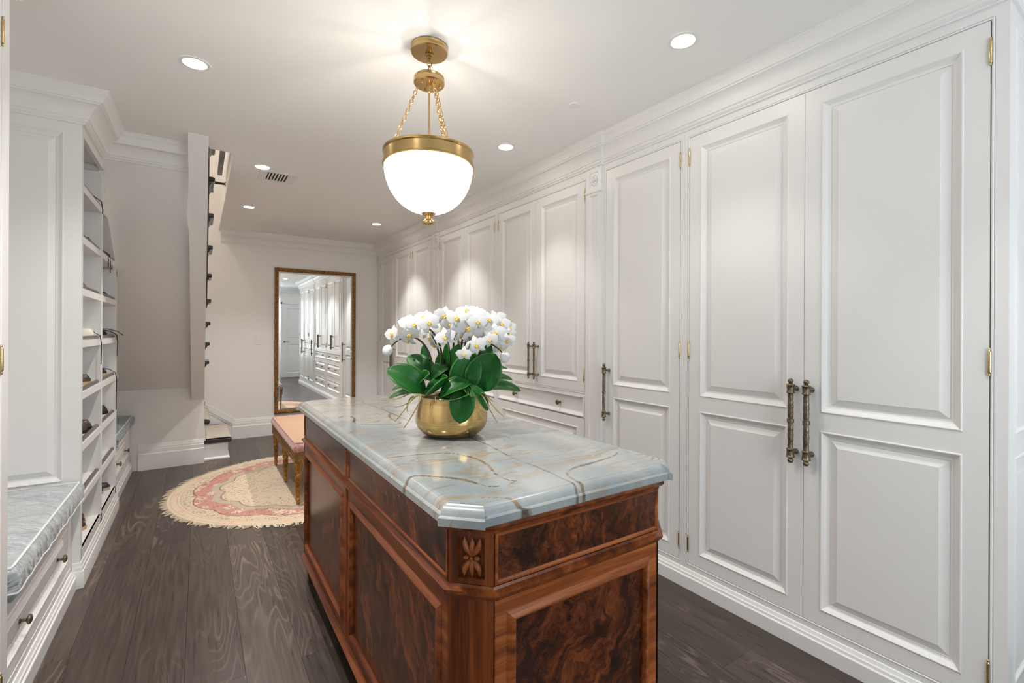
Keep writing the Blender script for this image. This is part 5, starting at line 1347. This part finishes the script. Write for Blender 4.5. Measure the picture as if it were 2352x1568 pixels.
FL = [(245, 410, .09, -.7, .1, .2, 1.0), (330, 300, .05, -.9, .2, 0, .95), (415, 300, .10, -.2, .35, .1, 1.05), (490, 320, .13, .1, .25, -.2, .95), (430, 410, .12, .0, -.6, .3, 1.05), (360, 465, .03, -.6, -.5, 0, .95),
      (625, 300, .13, .2, .05, .35, 1.05), (610, 440, .08, -1.2, -.2, .2, .9), (755, 230, .08, .25, .1, -.15, 1.1), (690, 225, .03, -.5, .4, .2, 1.0), (795, 435, .16, -.1, .05, .3, 1.0), (815, 315, .10, .5, -.2, .1, 1.05), (895, 255, .13, -.1, .1, .0, 1.05),
      (860, 400, .15, .8, -.4, .2, .95), (960, 175, .03, .1, .6, .1, 1.05), (925, 415, .12, 1.1, -.3, .2, .8), (1000, 350, .13, .3, -.3, -.2, 1.15), (1070, 225, .10, -.3, .2, .1, 1.05), (1090, 290, .14, .2, .1, .15, 1.0), (1080, 510, .14, .1, .0, .3, 1.0),
      (972, 592, .17, -.1, -.15, 0, .75), (1050, 420, .12, .2, -.5, .4, 1.1), (1190, 265, .07, .3, .4, 0, 1.05), (1270, 250, .03, .6, .4, .2, 1.1), (1257, 395, .12, .1, .05, .1, 1.05), (1210, 460, .13, -.2, -.1, .3, .85), (1385, 345, .04, .5, .3, .2, .85), (1395, 405, .06, .5, .0, .1, .7),
      (1370, 470, .10, .15, .0, .2, .85), (1300, 540, .03, .5, -.5, .2, .9), (1310, 310, .05, .4, .3, .1, 1.0), (640, 510, .06, -1.1, -.6, .2, .85), (520, 240, .02, -.3, .4, 0, 1.0), (565, 370, .04, .3, .3, .3, .9), (880, 330, .06, .3, .3, .2, 1.0), (1150, 370, .04, .5, .1, .1, .95),
      (720, 340, .05, -.2, .2, .2, 1.0), (1010, 260, .02, .1, .5, .3, 1.0),
      (450, 330, -.10, -.5, .3, .1, 1.0), (600, 270, -.13, .2, .3, .2, 1.0), (760, 250, -.15, .1, .4, 0, 1.0), (920, 250, -.14, -.2, .4, .3, 1.0), (1090, 270, -.13, .1, .3, .1, 1.0), (1240, 330, -.10, .4, .2, .2, 1.0), (840, 330, -.06, .1, .3, .2, 1.0), (1000, 310, -.07, .1, .3, .2, 1.0)]
for i, (px, py, c, a, b, sp, s_) in enumerate(FL): flower(px, py, c, a, b, sp, s_, back=(c < -0.05))
for px, py, c in ((190, 572, .08), (1345, 632, .09)):
    bm_ = MB()
    p = C(px, py, c); bm_.sphere(p, 0.017, 10, 8, (1.0, 1.0, 1.15)); bm_.sphere(p + RV * 0.004 + UP * 0.004, 0.0155, 10, 8, (1.0, 1, 1.05)); bm_.obj('bud', PETAL, orch, smooth=60)
# arching stems
def bez(p, n=18):
    out = []
    for i in range(n + 1):
        t_ = i / n; a = [Vector(q) for q in p]
        while len(a) > 1: a = [u.lerp(v, t_) for u, v in zip(a, a[1:])]
        out.append(a[0])
    return out
stems = [[C(630, 940, .03), C(620, 560, .03), C(560, 380, .07), C(400, 370, .10), C(270, 430, .09), C(235, 560, .08), C(195, 560, .08)],
         [C(725, 900, .03), C(725, 560, .03), C(700, 330, .08), C(600, 300, .12), C(480, 330, .12), C(330, 310, .06)],
         [C(700, 880, .0), C(680, 560, 0), C(640, 430, .04), C(570, 380, .05), C(520, 260, .02)],
         [C(800, 800, -.02), C(800, 480, -.02), C(840, 330, .05), C(900, 280, .13), C(760, 240, .08)],
         [C(890, 800, -.02), C(880, 470, -.02), C(920, 330, .08), C(1000, 340, .13), C(1080, 500, .14), C(975, 580, .165)],
         [C(940, 800, .0), C(945, 480, .0), C(1000, 330, .05), C(1090, 280, .12), C(1200, 260, .07), C(1290, 250, .03)],
         [C(1000, 800, .0), C(980, 520, .0), C(1060, 420, .06), C(1180, 430, .10), C(1260, 400, .10), C(1390, 400, .06)],
         [C(1050, 800, .0), C(1100, 500, .0), C(1130, 430, .05), C(1230, 500, .12), C(1300, 540, .09), C(1345, 620, .09)],
         [C(760, 800, -.06), C(740, 450, -.08), C(700, 280, -.12), C(560, 280, -.12), C(440, 330, -.10)],
         [C(880, 800, -.06), C(880, 450, -.08), C(960, 260, -.13), C(1100, 260, -.13), C(1250, 330, -.10)]]
for i, s_ in enumerate(stems):
    pts = bez(s_); MB().tube(pts, [0.0042 - 0.0022 * k / (len(pts) - 1) for k in range(len(pts))], 7).obj('stem', STEM, orch, smooth=60)
# aerial roots spilling over the rim
roots = [[(520, 990, .10), (450, 1000, .13), (440, 1100, .14), (350, 1190, .15), (318, 1230, .15)], [(540, 1000, .11), (545, 1080, .14), (470, 1180, .15), (430, 1260, .15), (402, 1290, .15)], [(500, 970, .09), (420, 960, .12), (330, 1060, .13), (255, 1020, .13)],
         [(520, 990, .10), (470, 1020, .13), (430, 1090, .135), (300, 1105, .13)], [(1110, 990, .10), (1150, 980, .12), (1190, 1100, .13), (1240, 1190, .13), (1285, 1245, .13)], [(1120, 985, .09), (1190, 1000, .11), (1240, 1130, .12), (1310, 1160, .12), (1345, 1200, .12)],
         [(1060, 1010, .12), (1040, 1080, .14), (1120, 1130, .15), (1160, 1225, .15)], [(1100, 980, .09), (1160, 960, .11), (1190, 1020, .12), (1240, 1055, .11)], [(690, 1000, .13), (690, 1040, .14), (710, 1055, .14)], [(960, 930, .13), (1000, 990, .14), (1070, 1000, .13)], [(1060, 1000, .11), (1120, 1090, .14), (1120, 1150, .15), (1190, 1150, .14)], [(460, 1010, .10), (400, 1050, .13), (420, 1130, .14), (435, 1150, .14)]]
for r_ in roots:
    pts = bez([C(*q) for q in r_], 12); MB().tube(pts, [0.0026 - 0.0014 * k / 12 for k in range(13)], 6).obj('root', ROOT, orch, smooth=60)
